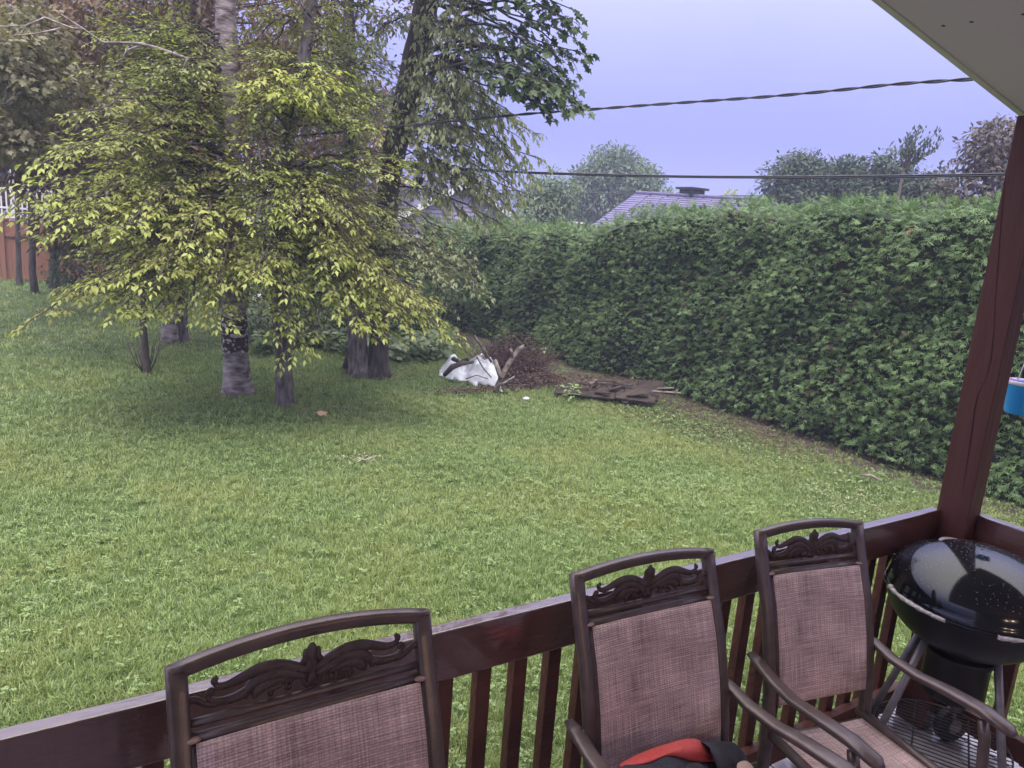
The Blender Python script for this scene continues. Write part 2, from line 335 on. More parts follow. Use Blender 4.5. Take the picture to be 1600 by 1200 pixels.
# ================================================================== GROUND
DECKZ = 0.75
HX = 8.95                                   # foot of the hedge
DRY = PZ(1325, 790)[:2]; BARE = PZ(573, 720)[:2]
lm = bpy.data.materials.new('lawn_soil'); lm.use_nodes = True; t = lm.node_tree; b = t.nodes['Principled BSDF']; b.inputs['Roughness'].default_value = .95
g = N(t, 'ShaderNodeNewGeometry'); n1 = N(t, 'ShaderNodeTexNoise'); n1.inputs['Scale'].default_value = .6; n1.inputs['Detail'].default_value = 8; t.links.new(g.outputs['Position'], n1.inputs[0])
n2 = N(t, 'ShaderNodeTexNoise'); n2.inputs['Scale'].default_value = 25; n2.inputs['Detail'].default_value = 6; t.links.new(g.outputs['Position'], n2.inputs[0])
r1 = N(t, 'ShaderNodeValToRGB'); r1.color_ramp.elements[0].color = (.030, .048, .012, 1); r1.color_ramp.elements[1].color = (.080, .115, .030, 1); r1.color_ramp.elements[0].position = .3; r1.color_ramp.elements[1].position = .7
t.links.new(n2.outputs[0], r1.inputs[0])
sx = N(t, 'ShaderNodeSeparateXYZ'); t.links.new(g.outputs['Position'], sx.inputs[0])
mry = N(t, 'ShaderNodeMapRange'); t.links.new(sx.outputs[1], mry.inputs[0]); mry.inputs[1].default_value = 5.5; mry.inputs[2].default_value = 10.5; mry.inputs[4].default_value = .95
ma_ = N(t, 'ShaderNodeMath', operation='ADD'); t.links.new(sx.outputs[0], ma_.inputs[0]); t.links.new(mry.outputs[0], ma_.inputs[1])
mrx = N(t, 'ShaderNodeMath', operation='MULTIPLY_ADD'); t.links.new(n1.outputs[0], mrx.inputs[0]); mrx.inputs[1].default_value = 1.6; t.links.new(ma_.outputs[0], mrx.inputs[2])
mrr = N(t, 'ShaderNodeMapRange'); t.links.new(mrx.outputs[0], mrr.inputs[0]); mrr.inputs[1].default_value = 8.7; mrr.inputs[2].default_value = 9.3
mc = N(t, 'ShaderNodeMix', data_type='RGBA'); t.links.new(mrr.outputs[0], mc.inputs[0]); t.links.new(r1.outputs[0], mc.inputs[6]); mc.inputs[7].default_value = (.055, .042, .03, 1)
t.links.new(mc.outputs[2], b.inputs['Base Color'])
def gh(x, y):   # gentle unevenness
    return .03*math.sin(x*.9+1)*math.sin(y*.7)+.015*math.sin(x*2.3+y*1.7)
G = Geo(); xs = list(np.arange(-8, 14.1, .5)); ys = list(np.arange(-6, 30.1, .5))
vs = [(x, y, gh(x, y)-.012) for y in ys for x in xs]; nx = len(xs)
fs = [(j*nx+i, j*nx+i+1, (j+1)*nx+i+1, (j+1)*nx+i) for j in range(len(ys)-1) for i in range(nx-1)]
G.add(vs, fs)
tag(G.build('lawn', lm, smooth=True), kind='structure')
G = Geo(); G.add([(-60, -40, -.12), (120, -40, -.12), (120, 118, -.12), (-60, 118, -.12)], [(0, 1, 2, 3)])
tag(G.build('ground', lm), kind='structure')

# grass tufts instanced by geometry nodes: one lawn of blades
def gn_scatter(name, pts, rotz, tilt, scale, tone, variants, label, cat):
    col = bpy.data.collections.new(name+'_kinds')
    for v in variants: col.objects.link(v)
    me = bpy.data.meshes.new(name); me.vertices.add(len(pts)); me.vertices.foreach_set('co', np.asarray(pts, np.float32).ravel()); me.update()
    a = me.attributes.new('rot', 'FLOAT_VECTOR', 'POINT'); R = np.stack([tilt[:, 0], tilt[:, 1], rotz], 1).astype(np.float32); a.data.foreach_set('vector', R.ravel())
    a = me.attributes.new('scl', 'FLOAT_VECTOR', 'POINT'); a.data.foreach_set('vector', np.asarray(scale, np.float32).ravel())
    a = me.attributes.new('idx', 'INT', 'POINT'); a.data.foreach_set('value', NR.randint(0, len(variants), len(pts)).astype(np.int32))
    o = bpy.data.objects.new(name, me); COL.objects.link(o)
    ng = bpy.data.node_groups.new(name+'_nodes', 'GeometryNodeTree'); ng.interface.new_socket('Geometry', in_out='INPUT', socket_type='NodeSocketGeometry'); ng.interface.new_socket('Geometry', in_out='OUTPUT', socket_type='NodeSocketGeometry')
    gi = N(ng, 'NodeGroupInput'); go = N(ng, 'NodeGroupOutput'); ip = N(ng, 'GeometryNodeInstanceOnPoints')
    ci = N(ng, 'GeometryNodeCollectionInfo'); ci.inputs[0].default_value = col; ci.inputs[1].default_value = True; ci.inputs[2].default_value = True
    def attr(nm, ty):
        q = N(ng, 'GeometryNodeInputNamedAttribute', data_type=ty); q.inputs[0].default_value = nm; return q.outputs[0]
    ng.links.new(gi.outputs[0], ip.inputs['Points']); ng.links.new(ci.outputs[0], ip.inputs['Instance']); ip.inputs['Pick Instance'].default_value = True
    ng.links.new(attr('idx', 'INT'), ip.inputs['Instance Index'])
    e2r = N(ng, 'FunctionNodeEulerToRotation'); ng.links.new(attr('rot', 'FLOAT_VECTOR'), e2r.inputs[0]); ng.links.new(e2r.outputs[0], ip.inputs['Rotation'])
    ng.links.new(attr('scl', 'FLOAT_VECTOR'), ip.inputs['Scale']); ng.links.new(ip.outputs[0], go.inputs[0])
    md = o.modifiers.new('scatter', 'NODES'); md.node_group = ng
    return tag(o, label, cat, kind='stuff')
def off_scene(o):   # keep a source mesh out of the rendered scene
    COL.objects.unlink(o); return o
def make_tuft(seed, nb, wd, m):
    r = np.random.RandomState(seed); V = []; T = []; tone = []
    for k in range(nb):
        a = r.uniform(0, 6.283); rr = r.uniform(0, .045); x, y = rr*math.cos(a), rr*math.sin(a)
        h = r.uniform(.028, .062); la = a+r.uniform(-1, 1); l = r.uniform(.3, 1.1)*h; ca, sa = math.cos(la+1.57), math.sin(la+1.57); wv = wd*r.uniform(.7, 1.2)
        dx, dy = math.cos(la)*l, math.sin(la)*l; n = len(V)
        V += [(x-ca*wv, y-sa*wv, -.01), (x+ca*wv, y+sa*wv, -.01), (x+dx*.4+ca*wv*.8, y+dy*.4+sa*wv*.8, h*.65), (x+dx*.4-ca*wv*.8, y+dy*.4-sa*wv*.8, h*.65), (x+dx, y+dy, h*r.uniform(.75, 1))]
        T += [(n, n+1, n+2), (n, n+2, n+3), (n+3, n+2, n+4)]; tone += [r.uniform(0, 1)]*5
    return off_scene(mesh_arrays('grass_tuft', V, T, m, tone=tone))
def make_clover(seed, m, n=5, sz=.016):
    r = np.random.RandomState(seed); P = []; D = []; Nn = []; S = []; tn = []
    for k in range(n):
        a = r.uniform(0, 6.283); rr = r.uniform(0, .04); p = np.array([rr*math.cos(a), rr*math.sin(a), r.uniform(.02, .045)])
        t0 = r.uniform(0, 6.28); tv = r.uniform(.2, 1)
        nn = np.array([r.uniform(-.4, .4), r.uniform(-.4, .4), 1])
        for j in range(3):
            b_ = t0+j*2.094; P.append(p); D.append((math.cos(b_), math.sin(b_), r.uniform(-.2, .2))); Nn.append(nn); S.append(sz*r.uniform(.8, 1.3)); tn.append(tv)
    rl = (np.array([(0, 0, 0), (-.42, .5, .08), (-.3, .95, .1), (0, .9, 0), (.3, .95, .1), (.42, .5, .08)]), np.array([(0, 3, 1), (1, 3, 2), (0, 5, 3), (3, 5, 4)]))
    return off_scene(scatter_leaves('clover_plant', P, D, Nn, S, np.array(tn), m, rl))
def vis_ok(P, margin=60):
    d = P-ORG; z = d@cf; x = 800+F_PX*(d@cr)/z; y = 600-F_PX*(d@cu)/z
    return (z > .3) & (x > -margin*4) & (x < 1600+margin*4) & (y < 1200+margin*4)
def vnoise(x, y, s, seed=0):
    r = np.random.RandomState(seed); tot = 0
    for k in range(5):
        a = r.uniform(0, 6.28); f = s*r.uniform(.5, 1.6); tot = tot+np.sin(x*math.cos(a)*f+y*math.sin(a)*f+r.uniform(0, 6.28))
    return tot/5
tz = []
for (ya, yb, dens, sc_) in ((1.3, 5, 760, .95), (5, 9, 420, 1.05), (9, 14, 170, 1.4), (14, 27, 36, 2.1)):
    n = int((yb-ya)*17*dens); x = NR.uniform(-7, 10, n); y = NR.uniform(ya, yb, n)
    tz.append(np.stack([x, y, np.full(n, sc_)], 1))
x = NR.uniform(3.3, 9, 24000); y = NR.uniform(-2, 1.3, 24000); tz.append(np.stack([x, y, np.ones(24000)], 1))
A = np.concatenate(tz); zz = np.array([gh(a, b_) for a, b_ in A[:, :2]]); P = np.stack([A[:, 0], A[:, 1], zz-.008], 1)
keep = vis_ok(P)
soil = np.clip((A[:, 0]+.35*vnoise(A[:, 0], A[:, 1], 2.2, 3)-8.1+.19*np.clip(A[:, 1]-5.5, 0, 5))/.7, 0, 1); soil[(A[:, 1] < 3.2)] *= .5
dry = np.exp(-(((A[:, 0]-DRY[0])/.75)**2+((A[:, 1]-DRY[1])/.55)**2)*1.2); bare = np.exp(-((A[:, 0]-BARE[0])**2+(A[:, 1]-BARE[1])**2)/.05)
pile = np.exp(-(((A[:, 0]-PZ(790, 600)[0])/1.1)**2+((A[:, 1]-PZ(790, 590)[1])/.8)**2)*1.5)
keep &= NR.uniform(size=len(A)) > np.maximum.reduce([soil*.88, dry*.45, bare*.9, pile])
keep &= ~((A[:, 0] < 3.2) & (A[:, 1] < 1.55))
A = A[keep]; P = P[keep]; n = len(A)
hv = 1+.28*vnoise(A[:, 0], A[:, 1], 3.0, 5)+NR.uniform(-.2, .25, n)
PB_ = PZ(950, 605)[:2]; kk = NR.uniform(size=len(A)) > .93*np.exp(-(((A[:, 0]-PB_[0])**2/1.1)+((A[:, 1]-PB_[1])**2/.5))); A = A[kk]; P = P[kk]; n = len(A); hv = hv[kk]
S = np.stack([A[:, 2]]*2+[A[:, 2]**.45*hv], 1)
tufts = [make_tuft(k, 15, .0026, M['grass']) for k in range(6)]
gn_scatter('lawn_grass', P, NR.uniform(0, 6.28, n), NR.normal(0, .28, (n, 2)), S, None, tufts, 'short green lawn grass with clover and weeds', 'grass')
print('tufts', n)
# clover and small weeds
n0 = 42000; x = NR.uniform(-5, 8.8, n0); y = 1.6+NR.uniform(0, 1, n0)**1.3*11
cm = vnoise(x, y, 2.6, 9)+.6*vnoise(x, y, 6, 12); k = (NR.uniform(size=n0) < np.clip((cm+.25)*.75, .10, .6)); P = np.stack([x, y, np.array([gh(a, b_) for a, b_ in zip(x, y)])], 1)
k &= vis_ok(P) & ~((x < 3.2) & (y < 1.55)); P = P[k]; n = len(P)
clo = [make_clover(k_, M['clover'], 6, .009+.002*(k_ % 3)) for k_ in range(5)]
gn_scatter('clover', P, NR.uniform(0, 6.28, n), NR.normal(0, .1, (n, 2)), np.repeat(NR.uniform(.5, 1.35, n)[:, None], 3, 1), None, clo, 'pale green clover and small weeds spread through the lawn', 'clover')
# dry clippings patch
def blades(name, c, rx, ry, n, L, m, label, cat, z=.03, shape=LEAF, tilt=.35):
    x = c[0]+NR.normal(0, rx, n); y = c[1]+NR.normal(0, ry, n); P = np.stack([x, y, z+NR.uniform(-.01, .02, n)], 1)
    a = NR.uniform(0, 6.28, n); D = np.stack([np.cos(a), np.sin(a), NR.normal(0, tilt, n)], 1); Nn = np.stack([NR.normal(0, .4, n), NR.normal(0, .4, n), np.ones(n)], 1)
    o = scatter_leaves(name, P, D, Nn, L*NR.uniform(.5, 1.3, n), NR.uniform(0, 1, n), m, shape); return tag(o, label, cat, kind='stuff')
blades('grass_clippings', DRY, .40, .30, 480, .055, M['dry'], 'pale dry clippings scattered on the lawn near the porch corner', 'clippings', z=.035, shape=BLADE)
blades('grass_clippings', PZ(1340, 760)[:2], .5, .3, 500, .05, M['cover'], 'silvery green weeds beside the short stick in the lawn', 'weeds', z=.05)
blades('dead_grass', BARE, .13, .08, 130, .04, M['dry'], 'small pale brown dead patch in the middle of the lawn', 'dead grass', z=.02)
blades('leaf_litter', PZ(950, 600)[:2], .75, .45, 3600, .045, M['litter'], 'dark soil litter around the rotten boards at the hedge foot', 'leaf litter', z=.02)
P0 = PZ(1050, 645)[:2]
blades('leaf_litter', (P0[0]+.2, P0[1]-.6), .6, 1.4, 3500, .045, M['litter'], 'brown fallen bits on bare soil along the hedge foot', 'leaf litter', z=.015)
blades('weeds', (P0[0]-.35, P0[1]-.8), .35, 1.2, 1800, .05, M['cover'], 'low green weeds on the soil beside the hedge', 'weeds', z=.03)
# a fallen leaf and the stick by the dry patch
c = PZ(497, 648, .05); o = scatter_leaves('fallen_leaf', [c, c+np.array([.05, .02, .01])], [(1, .3, .2), (-.2, 1, .1)], [(0, -.3, 1)]*2, np.array([.16, .12]), np.array([.9, 1.]), mat('tan_leaf', (.42, .27, .16), .6), MAPLE)
tag(o, 'single curled tan leaf lying on the grass right of the slim trunk', 'leaf')
a, b2 = PZ(1343, 742, .09), PZ(1378, 752, .06); g = Geo(); g.tube([a, (a+b2)/2+np.array([0, 0, .03]), b2], [.014, .018, .010], 6, jit=.15)
tag(g.build('stick', M['deadwood'], smooth=True), 'short grey stick lying in weeds near the porch corner', 'stick')

# ================================================================== HEDGE
hedge = empty('hedge', (HX, 8, 0), 'tall dense clipped arborvitae hedge running along the right side of the lawn', 'hedge')
def hedge_top(y):
    if y < 5: h = 3.26
    elif y < 10.3: h = 3.26-(y-5)*.035
    elif y < 11.6: h = 3.07-(y-10.3)*.33
    else: h = 2.64-(y-11.6)*.03
    return h+.07*math.sin(y*3.1)+.05*math.sin(y*7.3+1)+.035*math.sin(y*15.7)
def hedge_face(y, z):
    return HX-.45*sm(min(1, max(0, (y-9.5)/2.5)))+.05*math.sin(y*2.1+z)+.06*math.sin(y*4.3+z*2.2+1)+.05*math.sin(z*4+y*1.3)+.10*(z/3)
Yh0, Yh1 = -3.0, 19.0
g = Geo(); vs = []; fs = []; yy = np.arange(Yh0, Yh1+.01, .4)
for y in yy:
    ht = hedge_top(y)-.14
    for f_ in (0, .33, .66, 1): vs.append((hedge_face(y, ht*f_)+.16, y, ht*f_-.02))
    vs.append((HX+1.5, y, ht)); vs.append((HX+1.6, y, -.02))
for i in range(len(yy)-1):
    for j in range(5): q = i*6+j; fs.append((q, q+6, q+7, q+1))
fs += [(0, 1, 2, 3, 4, 5), tuple((len(yy)-1)*6+j for j in (5, 4, 3, 2, 1, 0))]
g.add(vs, fs); g.build('inner_growth', M['hedge_core'], hedge, loc=(-HX, -8, 0))
P = []; D = []; Nn = []; S = []; T = []
for _ in range(52000):
    y = Yh0+(Yh1-Yh0)*rnd.random()
    if y > 13 and rnd.random() < .35: continue
    ht = hedge_top(y)
    if rnd.random() < .80:
        z = rnd.uniform(.02, 1)**.9*ht; x = hedge_face(y, z)+rnd.uniform(-.03, .16)
        if z > ht-.18: x += rnd.uniform(0, .2)
        d = (rnd.uniform(-1.2, -.3), rnd.gauss(0, .7), rnd.uniform(-.75, .35)); nn = (rnd.uniform(-.9, .1), rnd.gauss(0, .45), rnd.uniform(.5, 1.3))
        clump = .5+.5*math.sin(y*13.1+2*math.sin(z*9.7))*math.sin(z*15.9+1.5*math.sin(y*8.3)+y*3)
        x -= .10*clump*rnd.uniform(.3, 1.2); tn = min(1, max(0, rnd.uniform(.1, .4)+.65*clump*rnd.uniform(.4, 1.2)))
    else:
        z = ht+rnd.uniform(-.16, .03); x = hedge_face(y, ht)+rnd.uniform(.02, 1.3)
        d = (rnd.gauss(-.3, .6), rnd.gauss(0, .6), rnd.uniform(-.1, .9)); nn = (rnd.gauss(-.3, .7), rnd.gauss(0, .7), .7); tn = rnd.uniform(.0, .75)
    P.append((x-HX, y-8, z)); D.append(d); Nn.append(nn); S.append(rnd.uniform(.06, .15)); T.append(tn)
for k in range(95):     # leading shoots along the top
    y = Yh0+(Yh1-Yh0)*(k+rnd.random())/95; x = hedge_face(y, 3)+rnd.uniform(.1, .6); hh = rnd.uniform(.05, .22)
    for _ in range(16):
        f_ = rnd.random(); P.append((x-HX+rnd.gauss(0, .05), y-8+rnd.gauss(0, .05), hedge_top(y)-.06+hh*f_)); D.append((rnd.gauss(0, .45), rnd.gauss(0, .45), 1)); Nn.append((-1, rnd.gauss(0, 1), .2)); S.append(rnd.uniform(.08, .15)); T.append(rnd.uniform(.3, .9))
P = np.array(P); D = np.array(D); Nn = np.array(Nn); S = np.array(S); T = np.array(T)
br_ = NR.uniform(size=len(P)) < .018*(1.2+vnoise(P[:, 1], P[:, 2], 3.5, 21)*2.5)
scatter_leaves('brown_sprays', P[br_], D[br_], Nn[br_], S[br_]*1.05, T[br_], M['hedge_brown'], FAN(9), hedge, 'stuff')
P, D, Nn, S, T = P[~br_], D[~br_], Nn[~br_], S[~br_], T[~br_]
q = len(P)//3
for k in range(3):
    s = slice(k*q, (k+1)*q); scatter_leaves('foliage', P[s], D[s], Nn[s], S[s], T[s], M['hedge'], FAN(k+3), hedge, 'stuff')

# ================================================================== TREES
def trunk(g, pts, rad, sides=12, flare=0.0, jit=.06):
    P = np.array(pts, float); n = max(12, len(P)*5)
    tt = np.linspace(0, len(P)-1, n); Q = np.stack([np.interp(tt, range(len(P)), P[:, k]) for k in range(3)], 1)
    for _ in range(3): Q[1:-1] = (Q[:-2]+Q[2:]+2*Q[1:-1])/4
    R = np.interp(tt, np.linspace(0, len(P)-1, len(rad)), rad)
    if flare: R = R+flare*np.exp(-(Q[:, 2]-Q[0, 2])/.16)
    g.tube(Q, R, sides, jit=jit); return Q, R
def limb_curve(a, e, lift, n=9):
    a = np.array(a, float); e = np.array(e, float); c = (a+e)/2+np.array([rnd.gauss(0, .12), rnd.gauss(0, .12), lift]); t = np.linspace(0, 1, n)[:, None]
    Q = (1-t)**2*a+2*t*(1-t)*c+t*t*e
    Q[1:-1] += np.array([[rnd.gauss(0, .025) for _ in range(3)] for _ in range(n-2)]); return Q
class Crown:
    """collects branch tubes, twigs and leaves of one tree"""
    def __init__(s): s.b = Geo(); s.P = []; s.D = []; s.N = []; s.S = []; s.T = []; s.hang = 0.0
    def twig(s, p, d, L, sz, tone, dr=.5, step=.045, flat=.35):
        d = d/np.linalg.norm(d); n = max(3, int(L/step)); pts = []; q = np.array(p, float); dd = d.copy()
        side = np.cross(d, UPV); side /= np.linalg.norm(side)+1e-6
        for i in range(n):
            pts.append(q.copy()); q = q+dd*L/n; dd = dd+np.array([0, 0, -dr/n])+NR.normal(0, .04, 3); dd /= np.linalg.norm(dd)
            sgn = 1 if i % 2 else -1
            ld = dd*.75+side*sgn*rnd.uniform(.5, 1.1)+np.array([0, 0, rnd.uniform(-.38, .12)-s.hang])
            s.P.append(q+NR.normal(0, .008, 3)); s.D.append(ld); s.N.append((rnd.gauss(0, flat), rnd.gauss(0, flat), 1)); s.S.append(sz*rnd.uniform(.7, 1.2)*(1 if i > 1 else .7)); s.T.append(min(1, max(0, tone+rnd.gauss(0, .18))))
        s.P.append(q); s.D.append(dd); s.N.append((rnd.gauss(0, .3), rnd.gauss(0, .3), 1)); s.S.append(sz); s.T.append(min(1, tone+.1))
        pts.append(q)
        s.b.tube(pts[::2] if len(pts) > 4 else pts, np.linspace(.0045, .002, len(pts[::2] if len(pts) > 4 else pts)), 3, cap=False)
    def spray(s, Q, sz, tone, start=.35, gap=.12, Lt=.5, dr=.5, sub=2, step=.045):
        """twigs either side of the outer part of limb Q"""
        seg = np.linalg.norm(np.diff(Q, axis=0), axis=1); cum = np.concatenate([[0], np.cumsum(seg)]); tot = cum[-1]
        x = tot*start; k = 0
        while x < tot:
            p = np.array([np.interp(x, cum, Q[:, j]) for j in range(3)]); i = min(len(Q)-2, int(np.searchsorted(cum, x)-1)); tn = Q[i+1]-Q[i]; tn /= np.linalg.norm(tn)+1e-9
            side = np.cross(tn, UPV); side /= np.linalg.norm(side)+1e-6; sg = 1 if k % 2 else -1
            f_ = x/tot; L = Lt*(1.15-.5*f_)*rnd.uniform(.6, 1.25)
            d = tn*.8+side*sg*rnd.uniform(.5, 1.1)+np.array([0, 0, rnd.uniform(-.35, .25)]); tv = tone+rnd.gauss(0, .12)
            s.twig(p, d, L, sz, tv, dr, step)
            for _ in range(sub):
                u = rnd.uniform(.25, .8); pp = p+d/np.linalg.norm(d)*L*u+np.array([0, 0, -dr*L*u*u*.4]); d2 = d+side*rnd.choice((-1, 1))*rnd.uniform(.4, .9)+NR.normal(0, .2, 3)
                s.twig(pp, d2, L*.55*rnd.uniform(.7, 1.2), sz, tv+rnd.gauss(0, .08), dr, step)
            x += gap*rnd.uniform(.6, 1.4); k += 1
        s.twig(Q[-1], Q[-1]-Q[-2], Lt*.7, sz, tone+.1, dr, step)
    def limb(s, a, e, lift, r, **k):
        Q = limb_curve(a, e, lift); s.b.tube(Q, np.linspace(r, .006, len(Q)), 6, cap=False); s.spray(Q, **k)
    def clumps(s, cs, rad, nl, sz, tone):
        for c in cs:
            c = np.array(c); rr = rad*rnd.uniform(.7, 1.3); d = NR.normal(0, 1, (nl, 3)); d /= np.linalg.norm(d, axis=1)[:, None]
            p = c+d*np.array([1, 1, .75])*rr*(NR.uniform(.25, 1, (nl, 1))**.5)
            s.P += list(p); s.D += list(d*.6+NR.normal(0, .5, (nl, 3))-np.array([0, 0, .35])); s.N += list(d*.6+np.array([0, 0, .8])+NR.normal(0, .35, (nl, 3))); s.S += list(sz*NR.uniform(.6, 1.3, nl))
            tv = tone+rnd.gauss(0, .15); s.T += list(np.clip(tv+NR.normal(0, .15, nl), 0, 1))
    def build(s, root, bm, lm, shape=LEAF, nm='foliage'):
        inv = -np.array(root.location)
        if s.b.n: s.b.build('branches', bm, root, smooth=True, loc=inv)['kind'] = 'stuff'
        if s.P:
            o = scatter_leaves(nm, np.array(s.P)+inv, s.D, s.N, s.S, np.array(s.T), lm, shape, root, 'stuff')
def tree_root(name, base, label, group=None): return empty(name, tuple(base), label, 'tree', group)
def at_height(Q, z):
    i = int(np.argmin(np.abs(Q[:, 2]-z))); return Q[i], i
def trunk_path(base_px, ups, d=None, top=None):
    b_ = PZ(*base_px); dist = math.hypot(b_[0], b_[1]) if d is None else d
    pts = [b_-np.array([0, 0, .1])]+[PD(x, y, dist) for x, y in ups]; return pts, dist
GRP = 'trees standing together on the left half of the lawn'

# --- birch with the peeled band (the thick pale trunk)
ptsA, dA = trunk_path((372, 614), [(367, 520), (362, 400), (358, 250), (355, 130), (352, 0), (348, -160), (340, -380)])
rtA = tree_root('birch_tree', ptsA[0]+np.array([0, 0, .1]), 'thick pale birch with a peeled dark band low on its trunk and yellow green leaves', GRP)
gA = Geo(); QA, RA = trunk(gA, ptsA, [.185, .165, .155, .15, .14, .13, .11, .07], 16, .10, .035)
gA.build('trunk', M['bark_birch'], rtA, smooth=True, loc=-np.array(rtA.location))
pb = Geo(); i0 = [at_height(QA, PD(367, 552, dA)[2])[0], at_height(QA, PD(367, 505, dA)[2])[0]]
pa, pc = PD(368, 549, dA), PD(366, 492, dA); pb.tube([pa+(pc-pa)*k/6 for k in range(7)], [.172, .181, .184, .182, .183, .178, .165], 16, jit=.03, cap=False)
pb.build('peeled_bark', M['peel'], rtA, smooth=True, loc=-np.array(rtA.location))
# --- slim trunk to its right
ptsB, dB = trunk_path((446, 632), [(441, 520), (440, 400), (441, 300), (452, 190), (474, 100), (486, 20), (492, -120), (500, -330)])
rtB = tree_root('slim_tree', ptsB[0]+np.array([0, 0, .1]), 'slimmer grey trunk nearest the porch, just right of the peeled birch', GRP)
gB = Geo(); QB, RB = trunk(gB, ptsB, [.115, .10, .095, .09, .085, .075, .06, .05], 14, .06, .04); gB.build('trunk', M['bark'], rtB, smooth=True, loc=-np.array(rtB.location))
# --- twin trunks
ptsC, dC = trunk_path((562, 583), [(556, 490), (551, 400), (547, 300), (546, 180), (546, 80), (545, 0), (540, -160)])
rtC = tree_root('twin_trunk_tree', ptsC[0]+np.array([0, 0, .1]), 'darker left trunk of the two growing from one foot before the ground cover', GRP)
gC = Geo(); QC, RC = trunk(gC, ptsC, [.16, .145, .13, .12, .10, .085, .07], 14, .10, .05); gC.build('trunk', M['bark'], rtC, smooth=True, loc=-np.array(rtC.location))
ptsD, dD = trunk_path((591, 584), [(593, 510), (598, 430), (604, 340), (612, 250), (630, 180), (646, 110), (660, 40), (674, -30), (700, -180), (720, -350)])
rtD = tree_root('maple_tree', ptsD[0]+np.array([0, 0, .1]), 'thick dark trunk leaning right into the sky with maple leaves at its top', GRP)
gD = Geo(); QD, RD = trunk(gD, ptsD, [.165, .155, .165, .175, .19, .205, .20, .18, .14, .10], 16, .12, .05); gD.build('trunk', M['bark_dark'], rtD, smooth=True, loc=-np.array(rtD.location))
# buttress on the left of the twin foot
g = Geo(); a = PZ(545, 573); g.tube([a+np.array([0, 0, -.05]), PD(552, 545, dC), PD(556, 490, dC+.02)], [.12, .10, .05], 8, jit=.08); g.build('root_flare', M['bark_dark'], rtC, smooth=True, loc=-np.array(rtC.location))

def fill_limbs(cr, Q, poly, nl, drange, sz, tone, lift=.38, r=.015, rise=(-.35, .40), zmin=1.7, zmax=99, **k):
    for _ in range(nl):
        x, y = rand_in(poly); e = PD(x, y, rnd.uniform(*drange)); 
        a, i = at_height(Q, min(zmax, max(zmin, e[2]+rnd.uniform(*rise)))); dist = np.linalg.norm((e-a)[:2])
        cr.limb(a, e, lift*min(1, dist/2), r*(1+.3*rnd.random()), sz=sz, tone=tone+rnd.gauss(0, .06), **k)
# birch crown: left half of the near foliage
crA = Crown()
poly1 = [(30, 310), (90, 250), (110, 190), (190, 120), (250, 90), (320, 110), (325, 220), (400, 270), (400, 420), (350, 470), (300, 460), (230, 470), (150, 455), (110, 440), (150, 380), (60, 340)]
fill_limbs(crA, QA, poly1, 50, (8.6, 10.6), .076, .45, start=.30, gap=.10, Lt=.50, dr=.15, sub=2)
fill_limbs(crA, QA, [(120, 90), (220, 20), (325, 20), (325, 100), (200, 130)], 16, (9.6, 11.4), .075, .42, start=.3, gap=.11, Lt=.5, dr=.15, sub=2)
for tip in ((62, 492, 9.0), (30, 318, 8.8), (118, 452, 8.9), (190, 480, 8.6), (235, 492, 8.7), (300, 480, 8.6), (340, 492, 8.5), (75, 250, 9.2), (340, 440, 8.3), (250, 430, 8.3), (170, 430, 8.4), (300, 370, 8.2), (200, 350, 8.4), (120, 330, 8.6)):
    e = PD(*tip); a, i = at_height(QA, e[2]+rnd.uniform(.25, .75)); crA.limb(a, e, .5, .02, sz=.086, tone=.8, start=.35, gap=.08, Lt=.42, dr=.28, sub=2)  # lighter tone on the front tips paints in the light falling on them
crA.build(rtA, M['twig'], M['leaf_front'])
fill_limbs(crA, QA, [(90, 10), (325, 0), (325, 200), (200, 190), (100, 130)], 20, (9.4, 11.6), .072, .42, start=.25, gap=.10, Lt=.5, dr=.15, sub=2)
crA2 = Crown()    # upper crown, mostly above the picture
fill_limbs(crA2, QA, [(100, 0), (100, -320), (600, -320), (560, 0)], 30, (9.0, 13.5), .11, .4, start=.35, gap=.2, Lt=.7, dr=.5, sub=2, step=.07)
crA2.build(rtA, M['twig'], M['leaf_front'], nm='upper_foliage')
# bare grey branch top left
g = Geo()
for pl in ([(300, 95), (255, 78), (220, 68), (160, 66), (130, 45), (95, 22)], [(130, 45), (112, 44), (70, 27), (40, 40), (0, 42)], [(95, 44), (60, 52), (20, 56)], [(215, 72), (198, 78), (188, 98)]):
    Q = [PD(x, y, 9.6) for x, y in pl]; g.tube(Q, np.linspace(.022 if pl[0][0] > 290 else .010, .006, len(Q)), 6)
g.build('bare_branch', M['bark_birch'], rtA, smooth=True, loc=-np.array(rtA.location))
